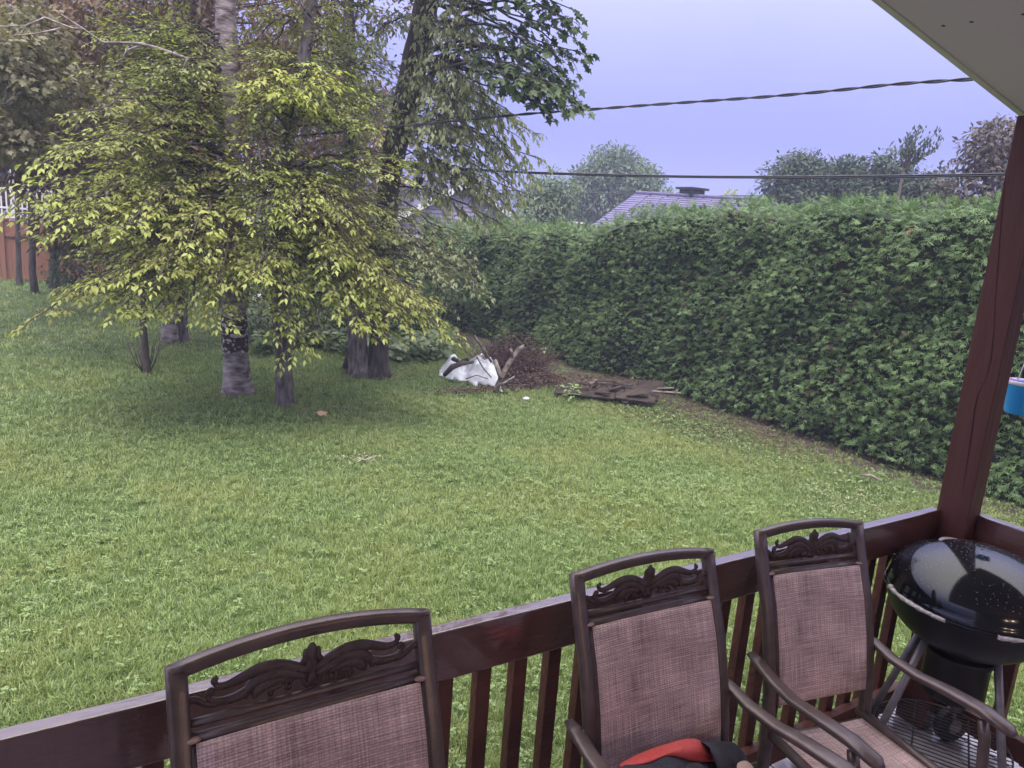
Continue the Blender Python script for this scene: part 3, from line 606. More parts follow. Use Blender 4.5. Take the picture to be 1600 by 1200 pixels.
# slim tree crown: centre foliage
crB = Crown()
fill_limbs(crB, QB, [(385, 0), (560, 0), (600, 120), (560, 220), (400, 180)], 24, (9.4, 11.6), .072, .38, start=.25, gap=.10, Lt=.5, dr=.15, sub=2)
poly2 = [(380, 110), (470, 90), (540, 130), (620, 230), (660, 330), (650, 400), (600, 440), (540, 460), (500, 400), (430, 460), (380, 430), (370, 250)]
fill_limbs(crB, QB, poly2, 48, (8.4, 10.4), .074, .38, start=.3, gap=.10, Lt=.5, dr=.15, sub=2)
for tip in ((680, 500, 9.0), (640, 490, 8.8), (600, 470, 8.7), (640, 450, 8.6), (580, 500, 8.6), (660, 470, 8.9), (620, 500, 8.7), (590, 430, 8.5), (545, 480, 8.5), (690, 515, 9.2), (560, 400, 8.6), (560, 440, 8.5), (610, 520, 8.9), (450, 500, 8.5), (462, 540, 8.6), (440, 440, 8.3), (520, 400, 8.3), (400, 420, 8.3), (400, 340, 8.3), (470, 330, 8.4), (530, 330, 8.6)):
    e = PD(*tip); a, i = at_height(QB, e[2]+rnd.uniform(.2, .7)); crB.limb(a, e, .5, .018, sz=.084, tone=.75, start=.35, gap=.08, Lt=.4, dr=.28, sub=2)  # front tips toned lighter as well, lit look carried by leaf colour
crB.build(rtB, M['twig'], M['leaf_front'])
crB2 = Crown()    # the brighter young shoots
for tip in ((480, 100, 8.7), (500, 130, 8.6), (440, 140, 8.5), (410, 130, 8.6), (520, 110, 8.9), (470, 150, 8.5), (430, 110, 8.7)):
    e = PD(*tip); a, i = at_height(QB, e[2]-.3); crB2.limb(a, e, .2, .014, sz=.09, tone=.6, start=.5, gap=.12, Lt=.35, dr=.5, sub=1)
crB2.build(rtB, M['twig'], M['leaf_bright'], nm='young_foliage')
# twin-trunk crown
crC = Crown()
fill_limbs(crC, QC, [(500, 60), (570, 0), (590, 140), (575, 260), (590, 340), (660, 400), (740, 420), (700, 450), (600, 430), (540, 300)], 42, (10.5, 12.6), .080, .35, start=.3, gap=.11, Lt=.55, dr=.15, sub=2)
for tip in ((745, 452, 11.2), (735, 415, 11.0), (720, 380, 11.0), (700, 470, 11.4), (700, 420, 10.9), (670, 400, 10.8)):
    e = PD(*tip); a, i = at_height(QC, e[2]+.6); crC.limb(a, e, .55, .022, sz=.085, tone=.55, start=.4, gap=.09, Lt=.42, dr=.28, sub=2)
fill_limbs(crC, QC, [(430, -20), (430, -260), (700, -260), (640, -20)], 14, (10.5, 13.5), .12, .35, start=.35, gap=.22, Lt=.7, dr=.5, sub=2, step=.07)
crC.build(rtC, M['twig'], M['leaf_mid'])
# maple: hanging greyish branches against the sky, big dark leaves at the top right
crD = Crown(); crD.hang = .55
for tip in ((735, 120, 11.2), (760, 60, 11.0), (700, 60, 11.0), (720, 160, 10.8), (790, 170, 11.2), (820, 200, 11.3), (835, 245, 11.4), (800, 250, 11), (815, 300, 11.2), (780, 300, 11), 
            (690, 200, 10.9), (760, 220, 11), (740, 260, 10.9), (590, 60, 11.8), (620, 200, 11.4), (570, 60, 11.5), (700, 110, 10.8), (745, 90, 10.9), (770, 130, 11.3), (800, 290, 11.1), (790, 230, 11.2), (668, 230, 11.3), (700, 300, 11.2), (742, 285, 11.1), (728, 335, 11.2), (765, 310, 11.2), (775, 345, 11.3), (710, 200, 11), (750, 190, 11.2), (775, 180, 11.1), (720, 40, 11), (745, 20, 11.2), (780, 90, 11.2), (805, 210, 11.3), (790, 320, 11.2), (825, 270, 11.3), (760, 150, 11.1), (690, 150, 11), (715, 130, 11.2)):
    e = PD(*tip); a, i = at_height(QD, e[2]+rnd.uniform(.2, 1.0)); crD.limb(a, e, .35, .013, sz=.105, tone=.66, start=.22, gap=.125, Lt=.44, dr=.9, sub=2, step=.05)
crD.build(rtD, M['bark_dark'], M['leaf_mid'])
crE = Crown()
mapole = [(740, -60), (880, -60), (895, 10), (900, 75), (880, 110), (905, 150), (890, 165), (850, 175), (810, 80), (780, 40)]
for k in range(24):
    x, y = rand_in(mapole); e = PD(x, y, rnd.uniform(9.4, 10.6)); a, i = at_height(QD, e[2]+rnd.uniform(.4, 1.4)); a = a+(e-a)*.15
    crE.limb(a, e, .4, .025, sz=.125, tone=.45, start=.55, gap=.20, Lt=.40, dr=.6, sub=1, step=.085)
for tip in ((905, 162, 10), (895, 158, 9.9), (870, 165, 10), (850, 172, 10), (900, 80, 10), (888, 55, 10.1), (895, 15, 10), (875, 135, 9.9), (895, 150, 10.1), (838, 158, 10)):
    e = PD(*tip); a, i = at_height(QD, e[2]+.8); crE.limb(a, e, .3, .02, sz=.125, tone=.5, start=.7, gap=.16, Lt=.30, dr=.6, sub=1, step=.08)
fill_limbs(crE, QD, [(560, 0), (560, -300), (900, -300), (900, -40), (700, 20)], 22, (9.5, 13), .17, .4, start=.35, gap=.25, Lt=.6, dr=.5, sub=1, step=.10)
crE.build(rtD, M['bark_dark'], M['leaf_maple'], MAPLE, nm='maple_foliage')

# --- sapling with shoots at its foot
b_ = PZ(228, 584); rt = tree_root('sapling', b_, 'thin young tree with a ring of bare shoots at its foot, left of the birch', None); crS = Crown()
g = Geo(); dS = math.hypot(b_[0], b_[1]); trunk(g, [b_, PD(226, 540, dS), PD(222, 490, dS), PD(228, 420, dS), PD(236, 330, dS)], [.06, .05, .045, .035, .02], 8, .03)
for k in range(12):
    a = rnd.uniform(0, 6.28); g.tube([b_+np.array([.04*math.cos(a), .04*math.sin(a), 0]), b_+np.array([.14*math.cos(a), .14*math.sin(a), .18]), b_+np.array([.26*math.cos(a), .26*math.sin(a), rnd.uniform(.35, .6)])], [.010, .007, .003], 4)
g.build('trunk', M['bark_dark'], rt, smooth=True, loc=-b_)
for k in range(14):
    zt = rnd.uniform(.5, 2.0); a = b_+np.array([0, 0, zt+.2]); an = rnd.uniform(-1, 3); e = a+np.array([math.cos(an)*.6, math.sin(an)*.6, rnd.uniform(-.1, .3)]); crS.limb(a, e, .1, .008, sz=.08, tone=.35, start=.2, gap=.12, Lt=.28, dr=.6, sub=1)
crS.build(rt, M['twig'], M['leaf_mid'])
# --- background trunks with crowns
def back_tree(base_px, ups, rads, label, lm_, crowns, sz=.13, nl=260, rad=.75, bark='bark_dark', name='background_tree', group=None, shape=LEAF, tone=.4):
    pts, d = trunk_path(base_px, ups); root = tree_root(name, pts[0]+np.array([0, 0, .1]), label, group)
    g = Geo(); Q, R = trunk(g, pts, rads, 10, .04, .05); g.build('trunk', M[bark], root, smooth=True, loc=-np.array(root.location)); c = Crown()
    for (x, y, dd, n, spread) in crowns:
        for _ in range(n):
            e = PD(x+rnd.gauss(0, spread), y+rnd.gauss(0, spread*.7), dd+rnd.uniform(-1, 1)); a, i = at_height(Q, e[2]-rnd.uniform(.2, 1.2)); LQ = limb_curve(a, e, .2, 6)
            c.b.tube(LQ, np.linspace(.03, .008, 6), 5, cap=False); c.clumps([e], rad, nl, sz, tone)
    c.build(root, M[bark], lm_, shape); return root
BG = 'dark trees beyond the birch'
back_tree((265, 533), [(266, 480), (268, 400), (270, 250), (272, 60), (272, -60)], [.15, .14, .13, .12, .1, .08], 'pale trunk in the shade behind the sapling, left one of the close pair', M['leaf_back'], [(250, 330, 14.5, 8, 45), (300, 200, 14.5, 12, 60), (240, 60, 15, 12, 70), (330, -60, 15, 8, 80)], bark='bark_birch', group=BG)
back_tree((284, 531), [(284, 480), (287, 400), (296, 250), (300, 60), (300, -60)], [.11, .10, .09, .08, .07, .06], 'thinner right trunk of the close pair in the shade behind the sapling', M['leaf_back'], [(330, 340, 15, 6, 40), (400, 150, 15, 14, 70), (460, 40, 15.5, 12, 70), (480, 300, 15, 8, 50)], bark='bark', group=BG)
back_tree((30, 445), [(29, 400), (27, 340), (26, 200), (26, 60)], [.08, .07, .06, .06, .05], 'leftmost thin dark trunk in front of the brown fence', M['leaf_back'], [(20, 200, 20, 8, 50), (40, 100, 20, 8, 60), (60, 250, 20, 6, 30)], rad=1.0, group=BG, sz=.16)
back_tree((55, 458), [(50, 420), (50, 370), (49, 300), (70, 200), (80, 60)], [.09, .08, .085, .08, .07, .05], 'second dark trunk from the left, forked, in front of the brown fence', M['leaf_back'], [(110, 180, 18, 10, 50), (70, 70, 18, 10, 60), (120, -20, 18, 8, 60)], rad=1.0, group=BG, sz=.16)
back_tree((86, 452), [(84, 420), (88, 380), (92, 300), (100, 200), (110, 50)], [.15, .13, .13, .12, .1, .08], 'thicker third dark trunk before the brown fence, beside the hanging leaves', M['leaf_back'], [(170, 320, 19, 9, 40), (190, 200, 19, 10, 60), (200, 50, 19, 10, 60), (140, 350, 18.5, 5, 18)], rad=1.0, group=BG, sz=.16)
# pale-leaved maple at the left edge
back_tree((-70, 520), [(-70, 400), (-60, 200), (-50, 50), (-50, -80)], [.2, .18, .16, .14, .1], 'pale grey leaved tree hanging in from the left edge of the view', M['leaf_pale'], [(20, 115, 12.5, 9, 34), (60, 75, 12.5, 5, 34), (30, 210, 12.5, 6, 24), (80, 150, 13, 4, 30), (0, 60, 12.5, 4, 25)], rad=.45, nl=230, sz=.088, shape=MAPLE, tone=.45)
# dense dark wood further back, reading as separate trees
for k, (px, py, d, h, rr, lb) in enumerate([(130, 430, 31, 9, 3.3, 'dark dense tree beyond the fence at the far left'), (250, 425, 30, 10, 3.5, 'dark dense tree beyond the fence behind the birch crown'), (360, 430, 30, 10, 3.4, 'tall dark tree at the back behind the peeled birch'),
                                        (470, 440, 29, 9.5, 3.2, 'dark tree at the back between the slim trunk and the twin trunks'), (560, 430, 32, 7.5, 2.8, 'bushy tree behind the twin trunks left of the gabled house'), (20, 420, 33, 10, 3.6, 'highest dark tree behind the neighbouring balcony')]):
    v = PD(px, 420, d); base = np.array([v[0], v[1], 0]); root = tree_root('background_tree', base, lb, BG); g = Geo(); g.tube([base, base+np.array([.1, 0, h*.7])], [.2, .08], 8); g.build('trunk', M['bark_dark'], root, loc=-base); c = Crown()
    cs = []
    for _ in range(34):
        th = rnd.uniform(0, 6.28); f_ = rnd.uniform(-1, 1); rad_ = rr*math.sqrt(1-f_*f_*.8)*rnd.uniform(.5, 1); cs.append(base+np.array([math.cos(th)*rad_, math.sin(th)*rad_, h*.55+f_*h*.42]))
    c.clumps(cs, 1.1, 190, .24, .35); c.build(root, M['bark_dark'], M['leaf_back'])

# understorey shrubs and ground cover
def shrub(px, py, d, w_, h_, lm_, label, n=900, sz=.11, name='shrub', grp=None):
    v = PZ(px, py) if d is None else np.array([*PD(px, py, d)[:2], 0]); root = empty(name, tuple(v), label, 'bush', grp); c = Crown()
    for k in range(7): c.b.tube([v, v+np.array([rnd.uniform(-.5, .5)*w_, rnd.uniform(-.5, .5)*w_, h_*rnd.uniform(.5, .85)])], [.014, .005], 4)
    cs = [v+np.array([rnd.uniform(-1, 1)*w_, rnd.uniform(-1, 1)*w_*.6, h_*rnd.uniform(.25, .9)]) for _ in range(14)]
    c.clumps(cs, min(w_, h_)*.38, n//14, sz, .4); c.build(root, M['twig'], lm_)
for (px, py, d, w_, h_, lb) in ((610, 540, None, .8, .8, 'low shade bush right of the twin trunks'), (500, 525, 15.5, 1.3, 1.3, 'dark bush behind the slim trunk'), (430, 500, 19, 1.6, 1.8, 'dark bush under the hanging leaves behind the slim trunk'),
                                (650, 500, 16, 1.2, 2.0, 'tall dark bush filling the gap between tree and hedge'), (560, 480, 17.5, 1.6, 2.3, 'tall dark bush behind the twin trunks'), (350, 480, 20, 1.5, 1.8, 'dark bush behind the peeled birch'),
                                (200, 440, 24, 1.7, 2.6, 'dark bush beside the brown fence'), (150, 435, 23, 1.2, 1.8, 'bush hiding the end of the brown fence'), (690, 450, 17.5, 1.2, 2.2, 'dark bush at the far end of the hedge'), (280, 455, 23, 1.6, 2.4, 'dark bush behind the close pair of trunks')):
    shrub(px, py, d, w_, h_, M['leaf_maple'], lb, 1500, .13)
P = []; D = []; Nn = []; S = []
for _ in range(6500):
    x, y = rand_in([(385, 500), (400, 560), (470, 545), (545, 560), (620, 570), (700, 565), (715, 535), (640, 500), (560, 510), (480, 480)]); p = PZ(x, y); 
    P.append(p+np.array([0, 0, rnd.uniform(.03, .38)])); a = rnd.uniform(0, 6.28); D.append((math.cos(a), math.sin(a), rnd.uniform(-.5, .3))); Nn.append((rnd.gauss(0, .4), rnd.gauss(0, .4)-.3, 1)); S.append(rnd.uniform(.08, .17))
tag(scatter_leaves('ground_cover', P, D, Nn, S, NR.uniform(0, 1, len(P))**1.5, M['cover'], MAPLE), 'broad leaved ground cover under the trees by the hedge', 'ground cover', kind='stuff')

# ================================================================== BRUSH PILE
def noise3(x, y): return math.sin(x*7.3+y*3)*.5+math.sin(x*3.1-y*6.7+1)*.5
c0 = PZ(795, 612); ctr = PZ(818, 598)
mound = Geo(); vs = []; n_ = 26
for j in range(n_+1):
    for i in range(n_+1):
        a, b_ = (i/n_*2-1), (j/n_*2-1); r2 = min(1, a*a+b_*b_); h = .24*(1-r2)**1.2+.05*noise3(a*3, b_*3)*(1-r2)
        vs.append((ctr[0]+a*.85+b_*.1, ctr[1]+b_*.62, h-.03))
mound.add(vs, [(j*(n_+1)+i, j*(n_+1)+i+1, (j+1)*(n_+1)+i+1, (j+1)*(n_+1)+i) for j in range(n_) for i in range(n_)])
root = empty('brush_pile', tuple(ctr), 'heap of reddish brown clippings and twigs against the hedge', 'brush pile')
mound.build('leaf_mound', mat('litter_mound', (.030, .018, .014), .95, (.07, .042, .034), 14, 6, .8, 40), root, smooth=True, loc=-ctr)
P = []; D = []; Nn = []; S = []
for _ in range(4500):
    a = rnd.uniform(0, 6.28); r_ = math.sqrt(rnd.random()); x, y = r_*math.cos(a), r_*math.sin(a); h = .25*max(0, 1-r_*r_)**1.2
    P.append((x*.9, y*.66, h+rnd.uniform(-.02, .04))); b_ = rnd.uniform(0, 6.28); D.append((math.cos(b_), math.sin(b_), rnd.gauss(0, .4))); Nn.append((rnd.gauss(0, .5), rnd.gauss(0, .5), 1)); S.append(rnd.uniform(.03, .075))
scatter_leaves('dead_leaves', P, D, Nn, S, NR.uniform(0, 1, len(P))**1.5, M['litter'], LEAF, root, 'stuff')
g = Geo(); hc = np.array([.0, .42, 0])
for _ in range(900):
    a = rnd.uniform(0, 6.28); r_ = rnd.random()**.6*.75; p = hc+np.array([r_*math.cos(a)*1.05, r_*math.sin(a)*.6, rnd.uniform(.05, .35)]); b_ = rnd.uniform(0, 6.28); L = rnd.uniform(.25, .6)
    q = p+np.array([math.cos(b_)*L*.7, math.sin(b_)*L*.5, rnd.uniform(-.05, .5)*L*1.5]); g.tube([p, (p+q)/2+np.array([rnd.gauss(0, .04), 0, .05]), q], [.006, .005, .002], 3, cap=False)
g.build('twigs', M['redtwig'], root, smooth=True)['kind'] = 'stuff'
P = []; D = []; Nn = []; S = []
for _ in range(1800):
    a = rnd.uniform(0, 6.28); r_ = math.sqrt(rnd.random()); x, y = .05+r_*math.cos(a)*.66, .42+r_*math.sin(a)*.40
    P.append((x, y, (.85*math.sqrt(max(0, 1-r_*r_*.9)))*rnd.uniform(.5, 1))); b_ = rnd.uniform(0, 6.28); D.append((math.cos(b_), math.sin(b_), rnd.gauss(0, .6))); Nn.append((rnd.gauss(0, .8), rnd.gauss(0, .8), 1)); S.append(rnd.uniform(.03, .07))
scatter_leaves('dry_sprays', P, D, Nn, S, NR.uniform(0, .7, len(P)), M['litter'], LEAF, root, 'stuff')
# sticks on the pile
dp = math.hypot(c0[0], c0[1])
def stick(pl, rads, label, m='deadwood', name='branch', forks=()):
    g = Geo(); Q = [PD(x, y, d) for x, y, d in pl]; g.tube(Q, rads, 8, jit=.12)
    for f_ in forks: g.tube([PD(x, y, d) for x, y, d in f_], np.linspace(.03, .022, len(f_)), 7, jit=.12)
    return tag(g.build(name, M[m], smooth=True), label, 'branch')
stick([(774, 612, dp-.15), (784, 588, dp), (798, 563, dp+.05), (812, 545, dp+.1), (819, 541, dp+.12)], [.05, .045, .04, .036, .03], 'thick pale forked branch leaning on the brush pile', forks=[[(800, 560, dp+.05), (799, 550, dp), (797, 545, dp)]])
stick([(776, 605, dp-.2), (790, 597, dp-.2), (804, 588, dp-.15)], [.02, .018, .012], 'thin grey stick low in front of the brush pile')
stick([(741, 525, dp+.5), (755, 545, dp+.35), (768, 566, dp+.2)], [.025, .025, .02], 'straight dark stick poking up behind the white tarp', 'bark')
stick([(773, 563, dp), (779, 580, dp-.1), (783, 592, dp-.1)], [.035, .04, .035], 'short pale log end between tarp and forked branch')
stick([(836, 612, dp+.1), (845, 600, dp+.2), (842, 592, dp+.3)], [.012, .01, .006], 'thin dark twig at the right foot of the brush pile', 'bark_dark')
# white tarp, crumpled, with a torn lower edge
tl = PZ(684, 590); n_u, n_v = 60, 34; vs = []; fs = []
A0, A1 = PZ(686, 590), PZ(783, 612)
for j in range(n_v+1):
    v_ = j/n_v
    for i in range(n_u+1):
        u_ = i/n_u; base = A0+(A1-A0)*u_; back = np.array([.30, .62, 0])*v_
        hump = .37*math.exp(-abs((u_-.72)/.28)**3)*math.sin(min(1, v_*1.2)*math.pi/2)**.7+.28*math.exp(-abs((u_-.24)/.14)**2.5)*math.sin(min(1, v_*1.4)*math.pi/2)**.8
        wr = .030*math.sin(u_*19+v_*7)*math.sin(v_*11-u_*6)+.016*math.sin(u_*41-v_*17+2*math.sin(v_*8))+.012*abs(math.sin(u_*29+v_*31))
        ed = .07*(math.sin(u_*31)+math.sin(u_*17+1)) if j == 0 else 0
        p = base+back+np.array([ed*.2, ed, .02+hump+wr*(.4+v_)]); vs.append(p)
for j in range(n_v):
    for i in range(n_u): fs.append((j*(n_u+1)+i, j*(n_u+1)+i+1, (j+1)*(n_u+1)+i+1, (j+1)*(n_u+1)+i))
g = Geo(); g.add(vs, fs); o = g.build('tarp', M['white_cloth'], smooth=True); s_ = o.modifiers.new('thick', 'SOLIDIFY'); s_.thickness = .006
tag(o, 'crumpled white tarp with torn lower edge beside the brush pile', 'tarp')
stick([(694, 586, dp-.05), (706, 574, dp-.12), (722, 567, dp-.15), (740, 566, dp-.1)], [.035, .045, .04, .02], 'dark peeling branch lying across the left of the white tarp', 'bark_dark')
stick([(708, 560, dp), (718, 566, dp-.1), (732, 561, dp-.1)], [.04, .03, .03], 'short broken brown log on top of the white tarp', 'rot')
stick([(745, 558, dp), (755, 575, dp-.2), (768, 590, dp-.2)], [.012, .010, .008], 'thin curved twig hanging over the right of the white tarp', 'bark_dark')
stick([(728, 592, dp-.25), (745, 586, dp-.25), (762, 592, dp-.2)], [.010, .008, .006], 'thin twig along the lower edge of the white tarp', 'bark_dark')
blades('leaf_litter', PZ(740, 612)[:2], .45, .12, 700, .05, M['litter'], 'brown dead leaves along the torn edge of the white tarp', 'leaf litter', z=.04)
# rotten planks lying by the hedge
root = empty('rotten_boards', tuple(PZ(950, 625)), 'dark rotten wooden panel lying at the foot of the hedge', 'wooden panel'); bb = np.array(root.location)
c_ = [PZ(864, 612, .07), PZ(1026, 633, .09), PZ(1040, 602, .24), PZ(922, 598, .22)]
for k in range(4):
    f0, f1 = k/4+.012, (k+1)/4-.012
    a0 = c_[0]+(c_[3]-c_[0])*(f0+f1)/2+np.array([rnd.uniform(-.06, .16), 0, rnd.uniform(-.01, .04)]); a1 = c_[1]+(c_[2]-c_[1])*(f0+f1)/2+np.array([rnd.uniform(-.1, .04), rnd.uniform(-.03, .03), rnd.uniform(-.015, .03)]); wd = .97*(np.linalg.norm(c_[2]-c_[1])+np.linalg.norm(c_[3]-c_[0]))/8
    m0 = a0+(a1-a0)*(.62+rnd.uniform(-.03, .03)); gg = Geo(); up = np.cross(a1-a0, c_[3]-c_[0]); up = up if up[2] > 0 else -up
    gg.obox(a0-bb, m0-bb, wd*.95, .035, up); gg.obox(m0-bb+np.array([.02, 0, .02]), a1-bb, wd*.95, .035, up); gg.build('plank', M['rot'], root, bevel=.006)
gg = Geo(); gg.obox(c_[1]-bb+np.array([-.35, .35, -.05]), c_[2]-bb+np.array([-.55, 0, -.07]), .09, .06); gg.build('batten', M['rot'], root)
for k in range(9):
    u_, v_ = rnd.random(), rnd.random(); p = c_[0]+(c_[1]-c_[0])*u_*.75+(c_[3]-c_[0])*v_+np.array([0, 0, .05]); q = p+(c_[1]-c_[0])*rnd.uniform(.10, .22)+np.array([0, rnd.uniform(-.12, .12), rnd.uniform(-.01, .07)])
    gg = Geo(); gg.obox(p-bb, q-bb, rnd.uniform(.03, .11), .016); gg.build('splinter', M['rot'] if k % 3 else M['deadwood'], root)
for k in range(16):
    p = c_[0]+(c_[3]-c_[0])*rnd.uniform(-.1, .9)+np.array([rnd.uniform(-.1, .2), 0, .03]); q = p+(c_[1]-c_[0])*rnd.uniform(.12, .36)+np.array([0, rnd.uniform(-.03, .1), rnd.uniform(.02, .10)])
    gg = Geo(); gg.tube([p-bb, (p+q)/2-bb+np.array([0, 0, .02]), q-bb], [.004, .009, .008], 4); gg.build('wood_fibre', M['deadwood'] if k % 2 else M['rot'], root)
blades('leaf_litter', PZ(955, 618)[:2], .5, .16, 420, .05, M['litter'], 'dead leaves lying on top of the rotten boards', 'leaf litter', z=.22)
for (px, py, lb) in ((893, 628, 'bright green weed in front of the rotten panel'), (847, 590, 'broad leaved weed between brush pile and hedge'), (868, 555, 'pale leafy shoot at the hedge foot right of the brush pile')):
    p = PZ(px, py); r_ = empty('weed', tuple(p), lb, 'weed', 'weeds beside the brush pile'); P = []; D = []; Nn = []; S = []
    for k in range(46): a = rnd.uniform(0, 6.28); rr = rnd.uniform(0, .16); P.append((rr*math.cos(a), rr*math.sin(a), rnd.uniform(.05, .3 if py > 600 else .55))); D.append((math.cos(a), math.sin(a), rnd.uniform(-.3, .4))); Nn.append((rnd.gauss(0, .3), rnd.gauss(0, .3), 1)); S.append(rnd.uniform(.06, .11))
    o = scatter_leaves('leaves', P, D, Nn, S, NR.uniform(.4, 1, len(P)), M['clover'], LEAF, r_, 'stuff')
c = PZ(822, 623, .03); g = Geo(); g.ell(c, .07, .05, .03, 8, 5); tag(g.build('stone', mat('pale_stone', (.5, .5, .55), .7, (.35, .34, .38), 10), smooth=True), 'small pale stone at the lower edge of the brush pile', 'stone')

# ================================================================== FENCE and NEIGHBOURS
fd = 26.0
FL, FR = PD(-160, 447, fd), PD(360, 420, 26.8); FL[2] = FR[2] = 0
root = empty('wooden_fence', tuple(FL), 'orange brown board fence with a rail near its top at the far left', 'fence')
dv = (FR-FL); Lf = np.linalg.norm(dv); e = dv/Lf; nb = int(Lf/.145)
gb = Geo(); gb.obox((0, 0, .05), (0, 0, 1.72), .022, .135, tuple(e)); bd = gb.build('board', M['fence'], root, link=False)
for k in range(nb):
    o = bd if k == 0 else bd.copy()
    COL.objects.link(o); o.parent = root; o.location = tuple(e*(k+.5)*.145); o.scale = (1, 1, 1+rnd.uniform(-.006, .006))
g = Geo(); nrm = np.array([e[1], -e[0], 0])
g.obox(nrm*.04+np.array([0, 0, 1.30]), dv+nrm*.04+np.array([0, 0, 1.30]), .04, .09); g.build('rail', M['fence'], root)
g = Geo(); g.obox(np.array([0, 0, 1.745]), dv+np.array([0, 0, 1.745]), .09, .04); g.build('cap_rail', M['fence'], root)
for k in range(int(Lf/2.4)+1):
    g = Geo(); p = e*k*2.4+nrm*.06; g.obox(p, p+np.array([0, 0, 1.8]), .1, .1, tuple(e)); g.build('post', M['fence'], root)
# neighbour's balcony house behind the fence
def house_frame(px, py, d, ang):
    v = PD(px, py, d); return np.array([v[0], v[1], 0]), np.array([math.cos(ang), math.sin(ang), 0]), np.array([-math.sin(ang), math.cos(ang), 0])
o0, ex, ey = house_frame(-120, 400, 29.5, math.radians(-8)); root = empty('brick_house', tuple(o0), 'orange brick house with a white balcony railing behind the brown fence', 'house')
def HP(a, b_, z): return ex*a+ey*b_+np.array([0, 0, z])
def hbox(G_, a0, a1, b0, b1, z0, z1):
    v = [HP(a, b_, z) for z in (z0, z1) for (a, b_) in ((a0, b0), (a1, b0), (a1, b1), (a0, b1))]
    return G_.add(v, [(0, 3, 2, 1), (4, 5, 6, 7), (0, 1, 5, 4), (1, 2, 6, 5), (2, 3, 7, 6), (3, 0, 4, 7)])
g = Geo(); hbox(g, -3, 8, 2.2, 8, 0, 5.4); g.build('wall', M['brick'], root)
g = Geo(); hbox(g, -3.4, 8.4, 1.8, 8.4, 5.4, 5.65); g.build('eaves', M['white'], root)
g = Geo(); v = [HP(-3.6, 1.6, 5.66), HP(8.6, 1.6, 5.66), HP(8.6, 8.6, 5.66), HP(-3.6, 8.6, 5.66), HP(-3.6, 5.1, 7.4), HP(8.6, 5.1, 7.4)]; g.add(v, [(0, 1, 5, 4), (2, 3, 4, 5), (0, 4, 3), (1, 2, 5), (0, 3, 2, 1)]); g.build('roof', M['shingle2'], root)
g = Geo(); hbox(g, -3, 5.2, .2, 2.15, 1.55, 1.72); g.build('balcony_floor', M['white'], root)
for zz_ in (1.95, 2.55):
    g = Geo(); hbox(g, -3, 5.2, .2, .27, zz_, zz_+.06); g.build('balcony_rail', M['white'], root)
gb = Geo(); hbox(gb, -.02, .02, .21, .25, 1.72, 2.55); bl = gb.build('baluster', M['white'], root, link=False)
for k in range(60):
    a = -2.95+k*.14; o = bl if k == 0 else bl.copy(); COL.objects.link(o); o.parent = root; o.location = tuple(ex*a)
for a in (-3, -.3, 2.4, 5.1):
    g = Geo(); hbox(g, a-.06, a+.06, .18, .30, 0, 4.6); g.build('white_post', M['white'], root)
g = Geo(); hbox(g, .4, 2.2, 2.14, 2.19, 1.75, 3.6); wf = g.build('window', M['white'], root); g = Geo(); hbox(g, .5, 1.26, 2.10, 2.135, 1.85, 3.5); hbox(g, 1.34, 2.1, 2.10, 2.135, 1.85, 3.5); g.build('pane', M['glass'], wf)
# dark garden table with a white disc under the trees far back
p = PZ(413, 478); p = np.array([*PD(413, 478, 21.5)[:2], 0]); root = empty('garden_table', tuple(p), 'dark slatted garden table glimpsed under the trees right of the birch', 'table')
for k in range(5): g = Geo(); g.box((-.6, -.4+k*.17, .70), (.6, -.25+k*.17, .74)); g.build('slat', M['rot'], root)
for sx_ in (-.5, .5):
    for sy_ in (-.3, .3): g = Geo(); g.box((sx_-.03, sy_-.03, 0), (sx_+.03, sy_+.03, .70)); g.build('leg', M['rot'], root)
g = Geo(); pq = np.array([*PD(406, 474, 20.8)[:2], .0]); g.lathe([(0.0, 0), (.12, .0), (.16, .05), (.165, .30), (.14, .34), (0, .34)], (0, 0, 0), 16); o = g.build('bucket', M['white'], loc=pq, smooth=True); tag(o, 'small white bucket beside the dark table under the trees', 'bucket')

